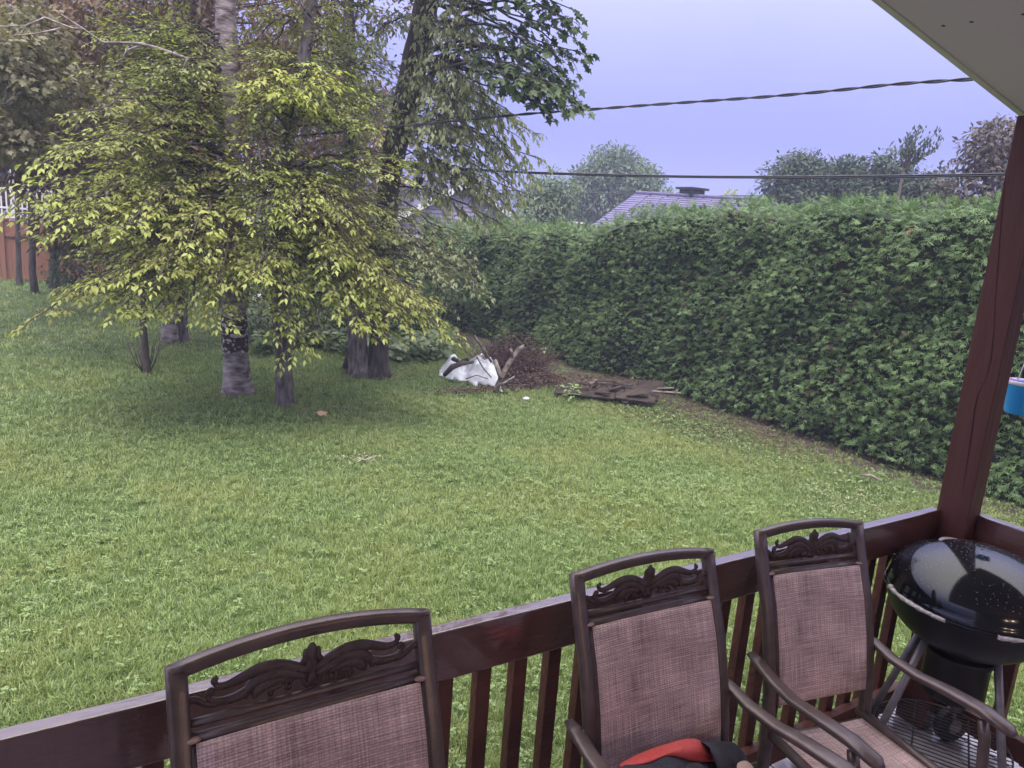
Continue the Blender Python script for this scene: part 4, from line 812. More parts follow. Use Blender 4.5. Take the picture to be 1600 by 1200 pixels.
# gabled house with pale siding beyond the hedge
def gable_house():
    apex = PD(724, 287, 30); lft = PD(655, 330, 30); rgt = PD(775, 330, 31.5)
    base = np.array([apex[0], apex[1], 0]); root = empty('gabled_house', tuple(base), 'pale lilac sided gabled house with white roof edge beyond the hedge', 'house')
    x = (rgt-lft)*[1, 1, 0]; half = 3.1; x = x/np.linalg.norm(x); y = np.array([-x[1], x[0], 0])
    if y@fh < 0: y = -y
    H = apex[2]; s_ = .52; eave = H-half*s_
    def Q(a, b_, z): return x*a+y*b_+np.array([0, 0, z])
    g = Geo(); v = []
    g.add([Q(-half, .05, 0), Q(half, .05, 0), Q(half, .05, eave), Q(0, .05, H-.05), Q(-half, .05, eave), Q(-half, 9, 0), Q(half, 9, 0), Q(half, 9, eave), Q(0, 9, H-.05), Q(-half, 9, eave)], [(0, 1, 2, 3, 4), (9, 8, 7, 6, 5), (0, 4, 9, 5), (1, 6, 7, 2)]); g.build('wall', M['siding'], root)
    z = .1
    while z < H-.2:
        wd = half if z+.2 < eave else max(.05, (H-.1-z-.14)/s_)
        g = Geo(); a, b_ = min(half, wd), 0; g.add([Q(-a, -.005, z), Q(a, -.005, z), Q(a, .045, z+.155), Q(-a, .045, z+.155), Q(-a, .049, z), Q(a, .049, z)], [(0, 1, 2, 3), (0, 4, 5, 1), (0, 3, 4), (1, 5, 2)]); g.build('siding_board', M['siding'], root); z += .16
    for sg in (-1, 1):
        g = Geo(); v = [Q(sg*(half+.5), -.35, eave-.5*s_), Q(0, -.35, H), Q(0, 9.3, H), Q(sg*(half+.5), 9.3, eave-.5*s_)]; up = np.array([0, 0, .09]); g.add(v+[p+up for p in v], [(0, 1, 2, 3), (7, 6, 5, 4), (0, 4, 5, 1), (1, 5, 6, 2), (2, 6, 7, 3), (3, 7, 4, 0)]); g.build('roof', M['shingle'], root)
        g = Geo(); g.obox(Q(sg*(half+.5), -.38, eave-.5*s_-.02), Q(0, -.38, H-.02), .05, .20); g.build('bargeboard', M['white'], root)
    return root
gable_house()
# hip roofs beyond the hedge, shingled in courses
def shingle_slope(root, A, B, Cc, Dd, rows, m, tabs=True):
    """A,B eave corners; D,C ridge corners (A below D, B below C); rows of courses each stepped"""
    A, B, Cc, Dd = map(np.array, (A, B, Cc, Dd)); nn = np.cross(B-A, Dd-A); nn = nn/np.linalg.norm(nn); nn = nn if nn[2] > 0 else -nn; base = np.array(root.location)
    for k in range(rows):
        f0, f1 = k/rows, (k+1)/rows+.004; a0, b0 = A+(Dd-A)*f0, B+(Cc-B)*f0; a1, b1 = A+(Dd-A)*min(1, f1), B+(Cc-B)*min(1, f1); g = Geo()
        L = np.linalg.norm(b0-a0); nt_ = max(1, int(L/.55))
        for t_ in range(nt_):
            u0, u1 = t_/nt_+.0, (t_+1)/nt_-.05/ max(1, nt_*.5); lift = nn*(.018+rnd.uniform(0, .006))
            v = [a0+(b0-a0)*u0+lift, a0+(b0-a0)*u1+lift, a1+(b1-a1)*u1+nn*.004, a1+(b1-a1)*u0+nn*.004, a0+(b0-a0)*u0-nn*.02, a0+(b0-a0)*u1-nn*.02]
            g.add([p-base for p in v], [(0, 1, 2, 3), (0, 4, 5, 1)])
        g.build('shingle_course', m, root)
    g = Geo(); g.add([p-base-nn*.02 for p in (A, B, Cc, Dd)], [(0, 1, 2, 3)]); g.build('roof_deck', m, root)
d1 = 27.0
r0_ = PD(1000, 308, d1); root = empty('shingled_house', (r0_[0], r0_[1], 0), 'house with a purple grey shingled roof and dark chimney cap beyond the hedge', 'house')
eL = PD(915, 372, d1-3.2); rL = PD(992, 309, d1); eR = PD(1300, 372, 23.5); rR = PD(1215, 309, 26.5)
eL[2] = eR[2] = (eL[2]+eR[2])/2; rL[2] = rR[2] = (rL[2]+rR[2])/2
shingle_slope(root, eL, eR, rR, rL, 17, M['shingle'])
bL = eL+(rL-eL)*2*np.array([1, 1, 0]); bR = eR+(rR-eR)*2*np.array([1, 1, 0]); bb = np.array(root.location)
g = Geo(); g.add([p-bb for p in (rL, rR, bR, bL)], [(0, 1, 2, 3)]); g.add([p-bb for p in (eL, rL, bL)], [(0, 1, 2)]); g.add([p-bb for p in (eR, bR, rR)], [(0, 1, 2)]); g.build('rear_roof', M['shingle2'], root)
g = Geo(); ins = [eL+(bR-eL)*.06, eR+(bL-eR)*.06, bR+(eL-bR)*.06, bL+(eR-bL)*.06]; lo = [np.array([p[0], p[1], 0])-bb for p in ins]; hi = [np.array([p[0], p[1], p[2]-.05])-bb for p in ins]; g.add(lo+hi, [(0, 1, 5, 4), (1, 2, 6, 5), (2, 3, 7, 6), (3, 0, 4, 7)]); g.build('wall', M['siding'], root)
cpt = PD(1081, 302, d1)-bb; g = Geo(); g.box(cpt+[-.3, -.3, -.6], cpt+[.3, .3, .10]); ch = g.build('chimney', M['dark'], root); g = Geo(); g.box(cpt+[-.4, -.4, .11], cpt+[.4, .4, .18]); g.build('chimney_cap', M['dark'], ch)
g = Geo(); g.tube([rL-bb+[0, 0, .04], rR-bb+[0, 0, .04]], .06, 6); g.build('ridge_cap', M['shingle'], root)
# grey roof left of the gable
d2 = 34; a, b_, c, dd = PD(600, 300, d2), PD(700, 300, d2), PD(690, 284, d2+2), PD(612, 284, d2+2); b_[2] = a[2]; c[2] = dd[2] = (c[2]+dd[2])/2
root = empty('grey_roofed_house', (a[0], a[1], 0), 'house with a plain grey purple roof behind the gabled house', 'house')
a = a-np.array([0, 0, .8]); b_ = b_-np.array([0, 0, .8]); shingle_slope(root, a, b_, c, dd, 8, M['shingle2'])
bb = np.array(root.location); g = Geo(); yv = np.array([fh[0], fh[1], 0])*5; lo = [np.array([p[0], p[1], 0])-bb for p in (a, b_, b_+yv, a+yv)]; hi = [q+np.array([0, 0, a[2]-.03]) for q in lo]; g.add(lo+hi, [(0, 1, 5, 4), (1, 2, 6, 5), (2, 3, 7, 6), (3, 0, 4, 7)]); g.build('wall', M['siding'], root)

# far trees beyond the hedge
def far_tree(x0, x1, ytop, d, lm_, label, clump=.9, sz=.22, n=30, nl=170, ybot=380, name='far_tree', shape='round', tone=.5):
    cx = (x0+x1)/2; top = PD(cx, ytop, d); bl_, br_ = PD(x0, ytop+60, d), PD(x1, ytop+60, d); rr = np.linalg.norm((br_-bl_)[:2])/2; base = np.array([top[0], top[1], 0]); H = top[2]
    root = tree_root(name, base, label, 'trees beyond the hedge'); g = Geo(); g.tube([base, base+np.array([.1, .1, H*.8])], [rr*.06+.06, .05], 8); g.build('trunk', M['bark_dark'], root, loc=-base); c = Crown(); cs = []
    for _ in range(n):
        th = rnd.uniform(0, 6.28); f_ = rnd.uniform(-1, 1); q = math.sqrt(max(.05, 1-f_*f_)) if shape == 'round' else max(.1, (1-f_)*.5)
        rad_ = rr*q*rnd.uniform(.45, 1.0); cs.append(base+np.array([math.cos(th)*rad_, math.sin(th)*rad_, H*.58+f_*(H*.42-clump*.35)]))
        if rnd.random() < .4: c.b.tube([base+np.array([0, 0, H*.4]), cs[-1]], [.04, .02], 4, cap=False)
    c.clumps(cs, clump, nl, sz, tone); c.build(root, M['bark_dark'], lm_)
far_tree(900, 1035, 236, 44, M['far_leaf'], 'tall round crowned tree behind the shingled roof', 1.0, .26, 90, 230)
far_tree(985, 1040, 262, 42, M['far_leaf'], 'narrower tree touching the right of the tall round crown', .8, .24, 40, 170)
far_tree(815, 905, 270, 27, M['far_leaf'], 'light green loose tree right of the hanging branches', .6, .14, 70, 220, tone=.8)
far_tree(760, 850, 320, 24, M['far_leaf'], 'low pale bush tree just above the far hedge end', .5, .14, 26, 170, tone=.8)
far_tree(700, 780, 340, 22, M['far_leaf'], 'low green bush above the dark end of the hedge', .5, .14, 20, 170, tone=.5)
far_tree(1035, 1075, 283, 40, M['far_leaf'], 'small tree left of the dark chimney', .6, .22, 16, 120)
far_tree(1095, 1112, 290, 42, M['far_dark'], 'tiny pointed conifer right of the dark chimney', .3, .16, 16, 60, shape='cone')
far_tree(1115, 1185, 299, 45, M['leaf_bright'], 'yellow green crown just showing above the shingled roof', .5, .2, 18, 120)
far_tree(1205, 1290, 246, 27, M['far_dark'], 'rounded dark leafy tree directly above the hedge middle', .75, .16, 80, 250)
far_tree(1275, 1365, 249, 26, M['far_dark'], 'dark leafy tree joined to the rounded one above the hedge', .7, .16, 80, 250)
far_tree(1352, 1430, 232, 24, M['far_dark'], 'bushy dark tree below the tall upright sprig', .6, .15, 70, 250)
far_tree(1420, 1500, 266, 24, M['far_dark'], 'low dark tree between the sprig and the reddish tree', .6, .15, 60, 230)
far_tree(1500, 1640, 185, 19, M['far_red'], 'reddish brown tree partly hidden behind the porch post', .6, .14, 60, 180)
far_tree(1440, 1540, 285, 20, M['far_red'], 'low reddish bush left of the porch post above the hedge', .45, .13, 26, 170)
# tall upright sprig
b_ = PD(1412, 262, 22); root = tree_root('tree_sprig', np.array([b_[0], b_[1], 0]), 'open upright sprig of branches rising above the hedge trees', 'trees beyond the hedge'); c = Crown()
c.b.tube([np.array([b_[0], b_[1], 0]), b_], [.06, .03], 6)
for (x, y) in ((1418, 212), (1430, 208), (1437, 200), (1448, 225), (1462, 208), (1470, 222), (1442, 235), (1410, 225), (1425, 230), (1455, 240), (1433, 250)):
    e = PD(x, y, 22+rnd.uniform(-.3, .3)); Q = limb_curve(b_, e, .05, 6); c.b.tube(Q, np.linspace(.02, .007, 6), 4, cap=False)
    for i in range(2, 6):
        for k in range(7): an = rnd.uniform(0, 6.28); c.P.append(Q[i]+NR.normal(0, .05, 3)); c.D.append((math.cos(an)*.5, math.sin(an)*.5, 1)); c.N.append((math.sin(an), rnd.gauss(0, 1), .2)); c.S.append(rnd.uniform(.09, .16)); c.T.append(rnd.random())
c.build(root, M['twig'], M['far_dark'])
# distant wood closing the horizon
P = []; D = []; Nn = []; S = []
for _ in range(16000):
    a = rnd.uniform(-35, 62)*math.pi/180+AZ-.25; r_ = rnd.uniform(75, 95); h = 3.0+.9*math.sin(a*19)+.6*math.sin(a*47)
    P.append((math.sin(a)*r_, math.cos(a)*r_, rnd.uniform(0, 1)**.7*h)); D.append((rnd.gauss(0, 1), rnd.gauss(0, 1), rnd.gauss(0, .6))); Nn.append((rnd.gauss(0, 1), -1, rnd.gauss(.5, .6))); S.append(rnd.uniform(.7, 1.4))
tag(scatter_leaves('distant_wood', P, D, Nn, S, NR.uniform(0, 1, len(P)), M['far_leaf']), 'low line of distant trees along the horizon', 'wood', kind='stuff')

# ================================================================== CABLES
def cable(name, pl, d0, d1_, r, label, twist=False, gap=.012):
    Q = [PD(x, y, d0+(d1_-d0)*k/(len(pl)-1)) for k, (x, y) in enumerate(pl)]; Q = np.array(Q)
    tt = np.linspace(0, len(Q)-1, 240); C = np.stack([np.interp(tt, range(len(Q)), Q[:, k]) for k in range(3)], 1)
    for _ in range(60): C[1:-1] = (C[:-2]+C[2:]+2*C[1:-1])/4
    root = empty(name, tuple(C[0]), label, 'cable')
    seg = np.concatenate([[0], np.cumsum(np.linalg.norm(np.diff(C, axis=0), axis=1))])
    for s_ in (0, 1) if twist else (0, 1):
        out_ = []
        for i, p in enumerate(C):
            if twist: a = seg[i]*2*math.pi/.62+s_*math.pi; out_.append(p+np.array([0, 0, math.cos(a)*gap])+np.array([.5, -.8, 0])*math.sin(a)*gap)
            else: out_.append(p+np.array([0, 0, (s_*2-1)*gap]))
        g = Geo(); g.tube(np.array(out_)-C[0], r, 6); g.build('strand', M['cable'], root, smooth=True)
cable('twisted_cable', [(300, 226), (560, 204), (700, 190), (820, 178), (910, 172), (1000, 165), (1100, 158), (1200, 151), (1300, 142), (1400, 131), (1480, 126), (1545, 122), (1700, 116)], 11.5, 8.0, .0095, 'upper twisted power cable crossing the sky to the porch roof', True, .010)
cable('double_cable', [(430, 250), (640, 260), (720, 264), (830, 270), (960, 274), (1100, 276.5), (1250, 277), (1400, 275.5), (1560, 273), (1750, 268)], 13.5, 10.0, .010, 'lower straight pair of power cables just above the hedge', False, .010)
cable('thin_wire', [(560, 292), (700, 294), (860, 300), (1100, 306), (1300, 306), (1600, 300)], 34, 30, .010, 'thin faint wire low over the distant roofs', False, .012)
p = PD(905, 345, 24); root = empty('utility_pole', (p[0], p[1], 0), 'small distant pole with a short crossarm above the hedge', 'pole'); g = Geo(); g.tube([(0, 0, 0), (0, 0, p[2])], .05, 8); g.build('pole', M['deadwood'], root); g = Geo(); g.obox((-.16, .1, p[2]-.06), (.16, -.1, p[2]-.06), .05, .05); g.build('crossarm', M['white'], root)
p = PD(656, 283, 13.0); root = empty('bird_feeder', tuple(p), 'small dark funnel shaped feeder hanging right of the leaning trunk', 'feeder'); g = Geo(); g.lathe([(0, -.09), (.02, -.09), (.075, .045), (.08, .06), (0, .06)], (0, 0, 0), 10); g.build('funnel', M['dark'], root); g = Geo(); g.tube([(0, 0, .05), (.01, 0, .95)], .003, 4); g.build('hanger', M['dark'], root)

# ================================================================== PORCH
RY = 1.45; RZ = CAMZ-.975                  # inner face of the railing, top height
deck = empty('deck', (0, 0, DECKZ)); deck['kind'] = 'structure'
k = 0; x = -3.2
while x < 3.08:
    g = Geo(); g.box((x+.003, -2.6, -.03), (x+.137, 1.50, 0)); g.build('deck_board', M['deck'], deck, bevel=.003); x += .142
g = Geo(); g.box((-3.2, 1.505, -.25), (3.09, 1.54, -.004)); g.build('rim_joist', M['wood'], deck)
g = Geo(); g.box((3.062, -2.6, -.25), (3.10, 1.50, -.032)); g.build('rim_joist', M['wood'], deck)
# long railing towards the lawn
rail = empty('deck_railing', (0, RY, DECKZ), 'long dark brown railing between the chairs and the lawn', 'railing')
g = Geo(); g.box((-3.1, .0, RZ-DECKZ-.138), (2.931, .038, RZ-DECKZ)); g.build('top_rail', M['wood_top'], rail, bevel=.004)
g = Geo(); g.box((-3.1, .0, .06), (2.931, .038, .15)); g.build('bottom_rail', M['wood'], rail, bevel=.003)
gb = Geo(); gb.box((0, .040, .03), (.042, .075, RZ-DECKZ-.03)); bl = gb.build('baluster', M['wood'], rail, bevel=.003, link=False)
x0 = PY(685, 1084, RY+.04)[0]; pitch = .1125; k0 = -int((x0+3.0)/pitch); first = True
for k in range(k0, 60):
    x = x0+k*pitch
    if x > 2.85: break
    o = bl if first else bl.copy(); first = False; COL.objects.link(o); o.parent = rail; o.location = (x, 0, 0)
# short railing on the right
rail2 = empty('deck_railing', (3.0, 1.35, DECKZ), 'short dark brown railing running from the post beside the grill', 'railing')
zt = CAMZ-.967-DECKZ
g = Geo(); g.box((0, -3.9, zt-.138), (.038, 0, zt)); g.build('top_rail', M['wood_top'], rail2, bevel=.004)
g = Geo(); g.box((0, -3.9, .06), (.038, 0, .15)); g.build('bottom_rail', M['wood'], rail2, bevel=.003)
gb = Geo(); gb.box((.040, 0, .03), (.075, .042, zt-.03)); bl = gb.build('baluster', M['wood'], rail2, bevel=.003, link=False)
for k in range(30):
    o = bl if k == 0 else bl.copy(); COL.objects.link(o); o.parent = rail2; o.location = (0, -.10-k*.125, 0)
# post with a long split
post = empty('porch_post', (2.98, 1.41, DECKZ), 'square dark brown porch post with a long vertical split', 'post')
PH = CAMZ+.50-DECKZ
g = Geo(); g.box((-.045, -.06, 0), (.045, .06, PH)); g.build('shaft', M['post'], post, bevel=.004)
g = Geo(); cr1 = [(1556, 480), (1549, 560), (1541, 590), (1528, 618), (1523, 640), (1518, 680), (1510, 730), (1503, 775)]
Q = [PX(x, y, 2.935-.0005)-np.array([2.98, 1.41, DECKZ]) for x, y in cr1]; wv = [.0003, .0014, .0006, .0012, .0017, .0018, .0012, .0003]
v = []; 
for q, w_ in zip(Q, wv): v += [q+np.array([-.0006, -w_, 0]), q+np.array([-.0006, w_, 0])]
g.add(v, [(2*i, 2*i+1, 2*i+3, 2*i+2) for i in range(len(Q)-1)]); 
cr2 = [(1573, 250), (1565, 340), (1559, 420), (1553, 500)]; Q = [PX(x, y, 2.935-.0005)-np.array([2.98, 1.41, DECKZ]) for x, y in cr2]; v = []
for q, w_ in zip(Q, [.0003, .0009, .0012, .0003]): v += [q+np.array([-.0006, -w_, 0]), q+np.array([-.0006, w_, 0])]
g.add(v, [(2*i, 2*i+1, 2*i+3, 2*i+2) for i in range(len(Q)-1)]); g.build('split', M['crack'], post)
# roof: sloping ceiling, fascia, beam
roof = empty('porch_roof', (2.9, 1.5, CAMZ+.5), 'off white sloping ceiling of the porch roof at the upper right corner', 'porch roof')
E0 = PY(1577, 157, 1.50); E1 = PY(1380, 0, 1.50); sl = (E1[2]-E0[2])/(E1[0]-E0[0])
def cz(x): return E0[2]+sl*(x-E0[0])
xa, xb = -3.6, 3.55; bb = np.array(roof.location); g = Geo(); v = [(xa, -3.0, cz(xa)), (xb, -3.0, cz(xb)), (xb, 1.50, cz(xb)), (xa, 1.50, cz(xa))]; v += [(a, b_, c+.02) for a, b_, c in v]
g.add([np.array(p)-bb for p in v], [(0, 3, 2, 1), (4, 5, 6, 7), (0, 1, 5, 4), (1, 2, 6, 5), (2, 3, 7, 6), (3, 0, 4, 7)]); g.build('ceiling', M['soffit'], roof)
g = Geo(); v = [(xa, 1.503, cz(xa)-.004), (xb, 1.503, cz(xb)-.004), (xb, 1.525, cz(xb)-.004), (xa, 1.525, cz(xa)-.004)]; v += [(a, b_, c+.19) for a, b_, c in v]
g.add([np.array(p)-bb for p in v], [(0, 3, 2, 1), (4, 5, 6, 7), (0, 1, 5, 4), (1, 2, 6, 5), (2, 3, 7, 6), (3, 0, 4, 7)]); g.build('fascia', M['fascia'], roof)
g = Geo(); v = [(xa, -3.1, cz(xa)+.19), (xb+.05, -3.1, cz(xb)+.19), (xb+.05, 1.56, cz(xb)+.19), (xa, 1.56, cz(xa)+.19)]; v += [(a, b_, c+.03) for a, b_, c in v]
g.add([np.array(p)-bb for p in v], [(0, 3, 2, 1), (4, 5, 6, 7), (0, 1, 5, 4), (1, 2, 6, 5), (2, 3, 7, 6), (3, 0, 4, 7)]); g.build('roof_sheet', M['shingle2'], roof)
g = Geo()
for (x, y) in ((1474, 40), (1518, 34), (1599, 22)):
    d = ray(x, y); s_ = None   # meet the sloping ceiling
    s_ = (E0[2]-CAMZ-sl*E0[0])/(d[2]-sl*d[0]); p = ORG+d*s_; g.ell(p-bb-np.array([0, 0, .001]), .008, .006, .0015, 8, 4)
g.build('stain_spot', M['soffit_spot'], roof)
# house wall behind the camera, with the two small warm lamps seen in the lid
hw = empty('porch_wall', (0, -2.65, 0), 'pale clapboard house wall at the back of the porch', 'wall'); g = Geo(); g.box((-3.3, -.3, 0), (3.4, 0, 4.2)); g.build('wall', M['fascia'], hw)
for x_ in (1.2, 1.75):
    lamp = empty('porch_lamp', (x_, -2.6, 2.35), 'small warm lamp on the house wall, the '+('left' if x_ < 1.5 else 'right')+' one of two', 'lamp', 'small lamps on the house wall')
    g = Geo(); g.box((-.05, -.05, -.09), (.05, -.01, .09)); g.build('bracket', M['dark'], lamp); ld_ = bpy.data.lights.new('warm_light', 'POINT'); ld_.energy = 6; ld_.color = (1, .80, .66); ld_.shadow_soft_size = .05; lo_ = bpy.data.objects.new('warm_light', ld_); COL.objects.link(lo_); lo_.parent = lamp; lo_.location = (0, .16, 0)
    g = Geo(); g.ell((0, .04, 0), .045, .045, .06, 12, 8); g.build('bulb', M['bulb'], lamp, smooth=True)

# ================================================================== CHAIRS
def ornament(W, u0_=0):
    """scroll work in the plane x (across), z (up); centre foot at 0,0; half width W"""
    g = Geo(); k = W/.20
    def rib(pts, rads, s): 
        Q = np.array([(s*x*k, 0, z) for x, z in pts]); n = len(Q); tt = np.linspace(0, n-1, n*3); C = np.stack([np.interp(tt, range(n), Q[:, j]) for j in range(3)], 1)
        for _ in range(2): C[1:-1] = (C[:-2]+C[2:]+2*C[1:-1])/4
        g.tube(C, 1.05*np.interp(tt, np.linspace(0, n-1, len(rads)), rads), 8, flat=1, up=(0, 1, 0))
    for s in (-1, 1):
        rib([(.004, .030), (.025, .038), (.055, .050), (.085, .051), (.112, .043), (.135, .036), (.150, .038), (.156, .047), (.149, .053)], [.007, .009, .0085, .006, .0045, .004], s)
        rib([(.008, .018), (.030, .030), (.058, .039), (.085, .037), (.103, .024), (.108, .010)], [.006, .010, .011, .009, .005], s)
        rib([(.030, .020), (.055, .028), (.078, .026), (.092, .014), (.092, .006)], [.006, .010, .010, .005], s)
        rib([(.012, .006), (.014, .020), (.028, .027), (.041, .021), (.043, .010), (.036, .006)], [.0045, .006, .005, .004], s)
        rib([(.050, .018), (.064, .016), (.072, .006)], [.005, .006, .004], s)
        rib([(.104, .020), (.122, .014), (.142, .013), (.158, .018), (.166, .028), (.161, .036), (.154, .032)], [.008, .007, .005, .0045, .004], s)
        rib([(.150, .012), (.168, .014), (.180, .026), (.192, .027), (.199, .020)], [.005, .005, .0055, .0035], s)
        g.ell((s*.154*k, 0, .047), .0065, .006, .0065, 8, 6); g.ell((s*.158*k, 0, .033), .006, .006, .006, 8, 6); g.ell((s*.067*k, 0, .008), .0065, .006, .0065, 8, 6); g.ell((s*.036*k, 0, .010), .005, .006, .005, 8, 6)
        g.ell((s*.011*k, 0, .050), .006, .0055, .010, 8, 6); g.ell((s*.016*k, 0, .044), .004, .005, .005, 8, 6); g.ell((s*.008*k, 0, .006), .005, .006, .006, 8, 6)
    g.ell((0, 0, .056), .011, .007, .017, 10, 8); g.ell((-.012, 0, .056), .006, .006, .009, 8, 6); g.ell((.012, 0, .056), .006, .006, .009, 8, 6); g.ell((0, 0, .034), .013, .0075, .018, 10, 8); g.ell((0, 0, .016), .011, .007, .016, 10, 8); g.ell((0, -.004, .046), .004, .006, .02, 8, 6)
    # flatten the depth
    g.V = [(x, y*.8, z) for x, y, z in g.V]; return g
PROF = [(0, 0), (-.012, -.035), (-.045, -.125), (-.085, -.22), (-.118, -.33), (-.145, -.45), (-.160, -.56), (-.168, -.66)]   # back curve: (depth, drop from the top corner)
def prof(z):
    zs = [-p[1] for p in PROF]; return float(np.interp(-z, zs, [p[0] for p in PROF]))
def chair(TL, e, W, H, label):
    """TL: top left corner of the back in the world; e: unit vector across; H: height of that corner above the deck"""
    yaw = math.atan2(e[1], e[0]); root = empty('patio_chair', (TL[0]+e[0]*W/2, TL[1]+e[1]*W/2, DECKZ), label, 'chair', 'sling chairs along the railing', yaw)
    h = W/2; ft = .0125
    def c(x, z): return (x, prof(z), H+z)
    for s in (-1, 1):     # uprights run on to rear legs
        zs = [.001, -.05, -.10, -.16, -.22, -.28, -.34, -.40, -.46, -.52, -.58, -.64]; Q = [c(s*(h-ft), z) for z in zs]; Q += [(s*(h-ft), prof(-.66)-.0, H-.70), (s*(h-ft+.005), prof(-.66)+.03, .30), (s*(h-ft+.012), prof(-.66)+.10, .0)]
        g = Geo(); g.tube(Q, .0145, 12, flat=1.25, up=(1, 0, 0), sq=2.2); g.build('upright', M['frame'], root, smooth=True)
    g = Geo(); xs_ = np.linspace(-h+.002, h-.002, 17); g.tube([(x, prof(-.01)*1, H-.012+(.032 if W > .48 else .023)*(1-(x/h)**2)) for x in xs_], .0135, 12, flat=1.0, up=(0, 1, 0), sq=2.2); g.build('top_bar', M['frame'], root, smooth=True)
    zc = -.098; g = Geo(); g.tube([c(x, zc) for x in np.linspace(-h+ft, h-ft, 5)], .0085, 10, up=(0, 1, 0)); g.build('cross_bar', M['frame'], root, smooth=True)
    g = Geo(); g.tube([(x, prof(zc-.02)-.002, H+zc-.026) for x in np.linspace(-h+ft*2, h-ft*2, 5)], .012, 10, up=(0, 1, 0)); g.build('sling_bar', M['frame'], root, smooth=True)
    for s in (-1, 1):
        g = Geo(); g.tube([(s*(h-ft*2.1), prof(z)-.002, H+z) for z in np.linspace(zc-.005, zc+.03, 3)], .004, 8); g.build('brace', M['frame'], root)
        g = Geo(); xr = s*(h-ft*2-.008); g.tube([(xr, prof(z)-.008, H+z) for z in np.linspace(-.128, -.50, 10)], .0085, 8, up=(1, 0, 0)); g.build('sling_rail', M['iron'], root, smooth=True)
        g = Geo(); g.ell((xr+s*.001, prof(-.118)-.012, H-.118), .014, .010, .0045, 10, 6); g.build('end_cap', M['tan'] if False else mat('plastic_cap', (.30, .17, .15), .45) if 'cap' not in M else M['cap'], root, smooth=True)
    g = ornament(h-ft*1.6); g.V = [(x, y+prof(zc+.03), z*1.30+H+zc+.004) for x, y, z in g.V]; g.build('scroll_ornament', M['iron'], root, smooth=True)
    # woven back and seat, with real-size UVs
    def cloth(name, grid, nu, nv, uvs):
        me = bpy.data.meshes.new(name); fs = [(j*(nu+1)+i, j*(nu+1)+i+1, (j+1)*(nu+1)+i+1, (j+1)*(nu+1)+i) for j in range(nv) for i in range(nu)]; me.from_pydata([tuple(p) for p in grid], [], fs); uv = me.uv_layers.new(name='UVMap')
        for l in me.loops: uv.data[l.index].uv = uvs[l.vertex_index]
        me.materials.append(M['sling']); me.polygons.foreach_set('use_smooth', [True]*len(fs)); o = bpy.data.objects.new(name, me); COL.objects.link(o); o.parent = root; sdm = o.modifiers.new('thick', 'SOLIDIFY'); sdm.thickness = .003; return o
    nu, nv = 10, 18; hw_ = h-ft*2-.010; gr = []; uvs = []
    for j in range(nv+1):
        z = -.122-(.375)*j/nv
        for i in range(nu+1):
            x = -hw_+2*hw_*i/nu; sag = .012*(1-(x/hw_)**2)*math.sin(math.pi*min(1, j/nv+.1)); gr.append((x, prof(z)-.016+sag, H+z)); uvs.append((x, z))
    cloth('sling_back', gr, nu, nv, uvs)
    ys_ = prof(-.64); zs_ = .435; gr = []; uvs = []; nv = 14
    for j in range(nv+1):
        f_ = j/nv; y = ys_-.01-.43*f_; zz_ = zs_-.005+.02*f_-.05*max(0, f_-.88)*8*.5
        for i in range(nu+1):
            x = -hw_+2*hw_*i/nu; sag = -.018*(1-(x/hw_)**2)*math.sin(math.pi*min(1, f_*.9+.05)); gr.append((x, y, zz_+sag)); uvs.append((x, y))
    cloth('sling_seat', gr, nu, nv, uvs)
    for s in (-1, 1):
        g = Geo(); xr = s*(h-ft*1.6); g.tube([(xr, ys_+.02, zs_+.004), (xr, ys_-.2, zs_+.006), (xr, ys_-.42, zs_+.016), (xr, ys_-.455, zs_-.02)], .013, 10, flat=1.2, up=(1, 0, 0), sq=1.4); g.build('seat_rail', M['frame'], root, smooth=True)
        # arm: rises from the upright, dips, runs forward and ends rounded; its support goes down to the front leg
        xa_ = s*(h+.024); za = .665
        Q = [(xa_, ys_+.085, za), (xa_, ys_+.05, za-.004), (xa_+s*.003, ys_-.03, za-.020), (xa_+s*.008, ys_-.12, za-.022), (xa_+s*.010, ys_-.22, za-.006), (xa_+s*.008, ys_-.33, za+.008), (xa_+s*.004, ys_-.405, za+.004), (xa_+s*.003, ys_-.425, za-.002)]
        g = Geo(); g.tube(Q, [.013, .020, .021, .022, .0245, .026, .024, .012], 12, flat=.46, sq=1.7); g.build('armrest', M['frame'], root, smooth=True)
        g = Geo(); g.tube([(xa_+s*.004, ys_-.335, za-.018), (xa_+s*.004, ys_-.35, za-.06), (xa_+s*.002, ys_-.37, za-.20), (xa_, ys_-.40, .30), (xa_, ys_-.43, 0)], [.012, .013, .013, .0125, .0125], 10, up=(1, 0, 0), sq=1.3, flat=1.2); g.build('front_leg', M['frame'], root, smooth=True)
        g = Geo(); g.tube([(s*(h-ft), prof(za-.02-H), za-.006), (xa_, prof(za-.02-H)+.005, za-.006)], .009, 8); g.build('arm_bracket', M['frame'], root, smooth=True)
    g = Geo(); g.tube([(-h+ft, ys_-.43, zs_-.02), (h-ft, ys_-.43, zs_-.02)], .011, 8); g.build('seat_bar', M['frame'], root, smooth=True)
    g = Geo(); g.tube([(-h+ft, ys_+.01, zs_-.03), (h-ft, ys_+.01, zs_-.03)], .011, 8); g.build('seat_bar', M['frame'], root, smooth=True)
    return root
M['cap'] = mat('plastic_cap', (.26, .15, .13), .4)
def chair_px(TLp, TRp, zrel, label):
    L_ = PZ(*TLp, CAMZ+zrel); R_ = PZ(*TRp, CAMZ+zrel); v = (R_-L_)[:2]; W = float(np.hypot(*v)); return chair(L_, v/W, W, CAMZ+zrel-DECKZ, label)
ch1 = chair_px((262, 1043), (666, 953), -.80, 'nearest brown sling chair, lower left, with reddish woven back')
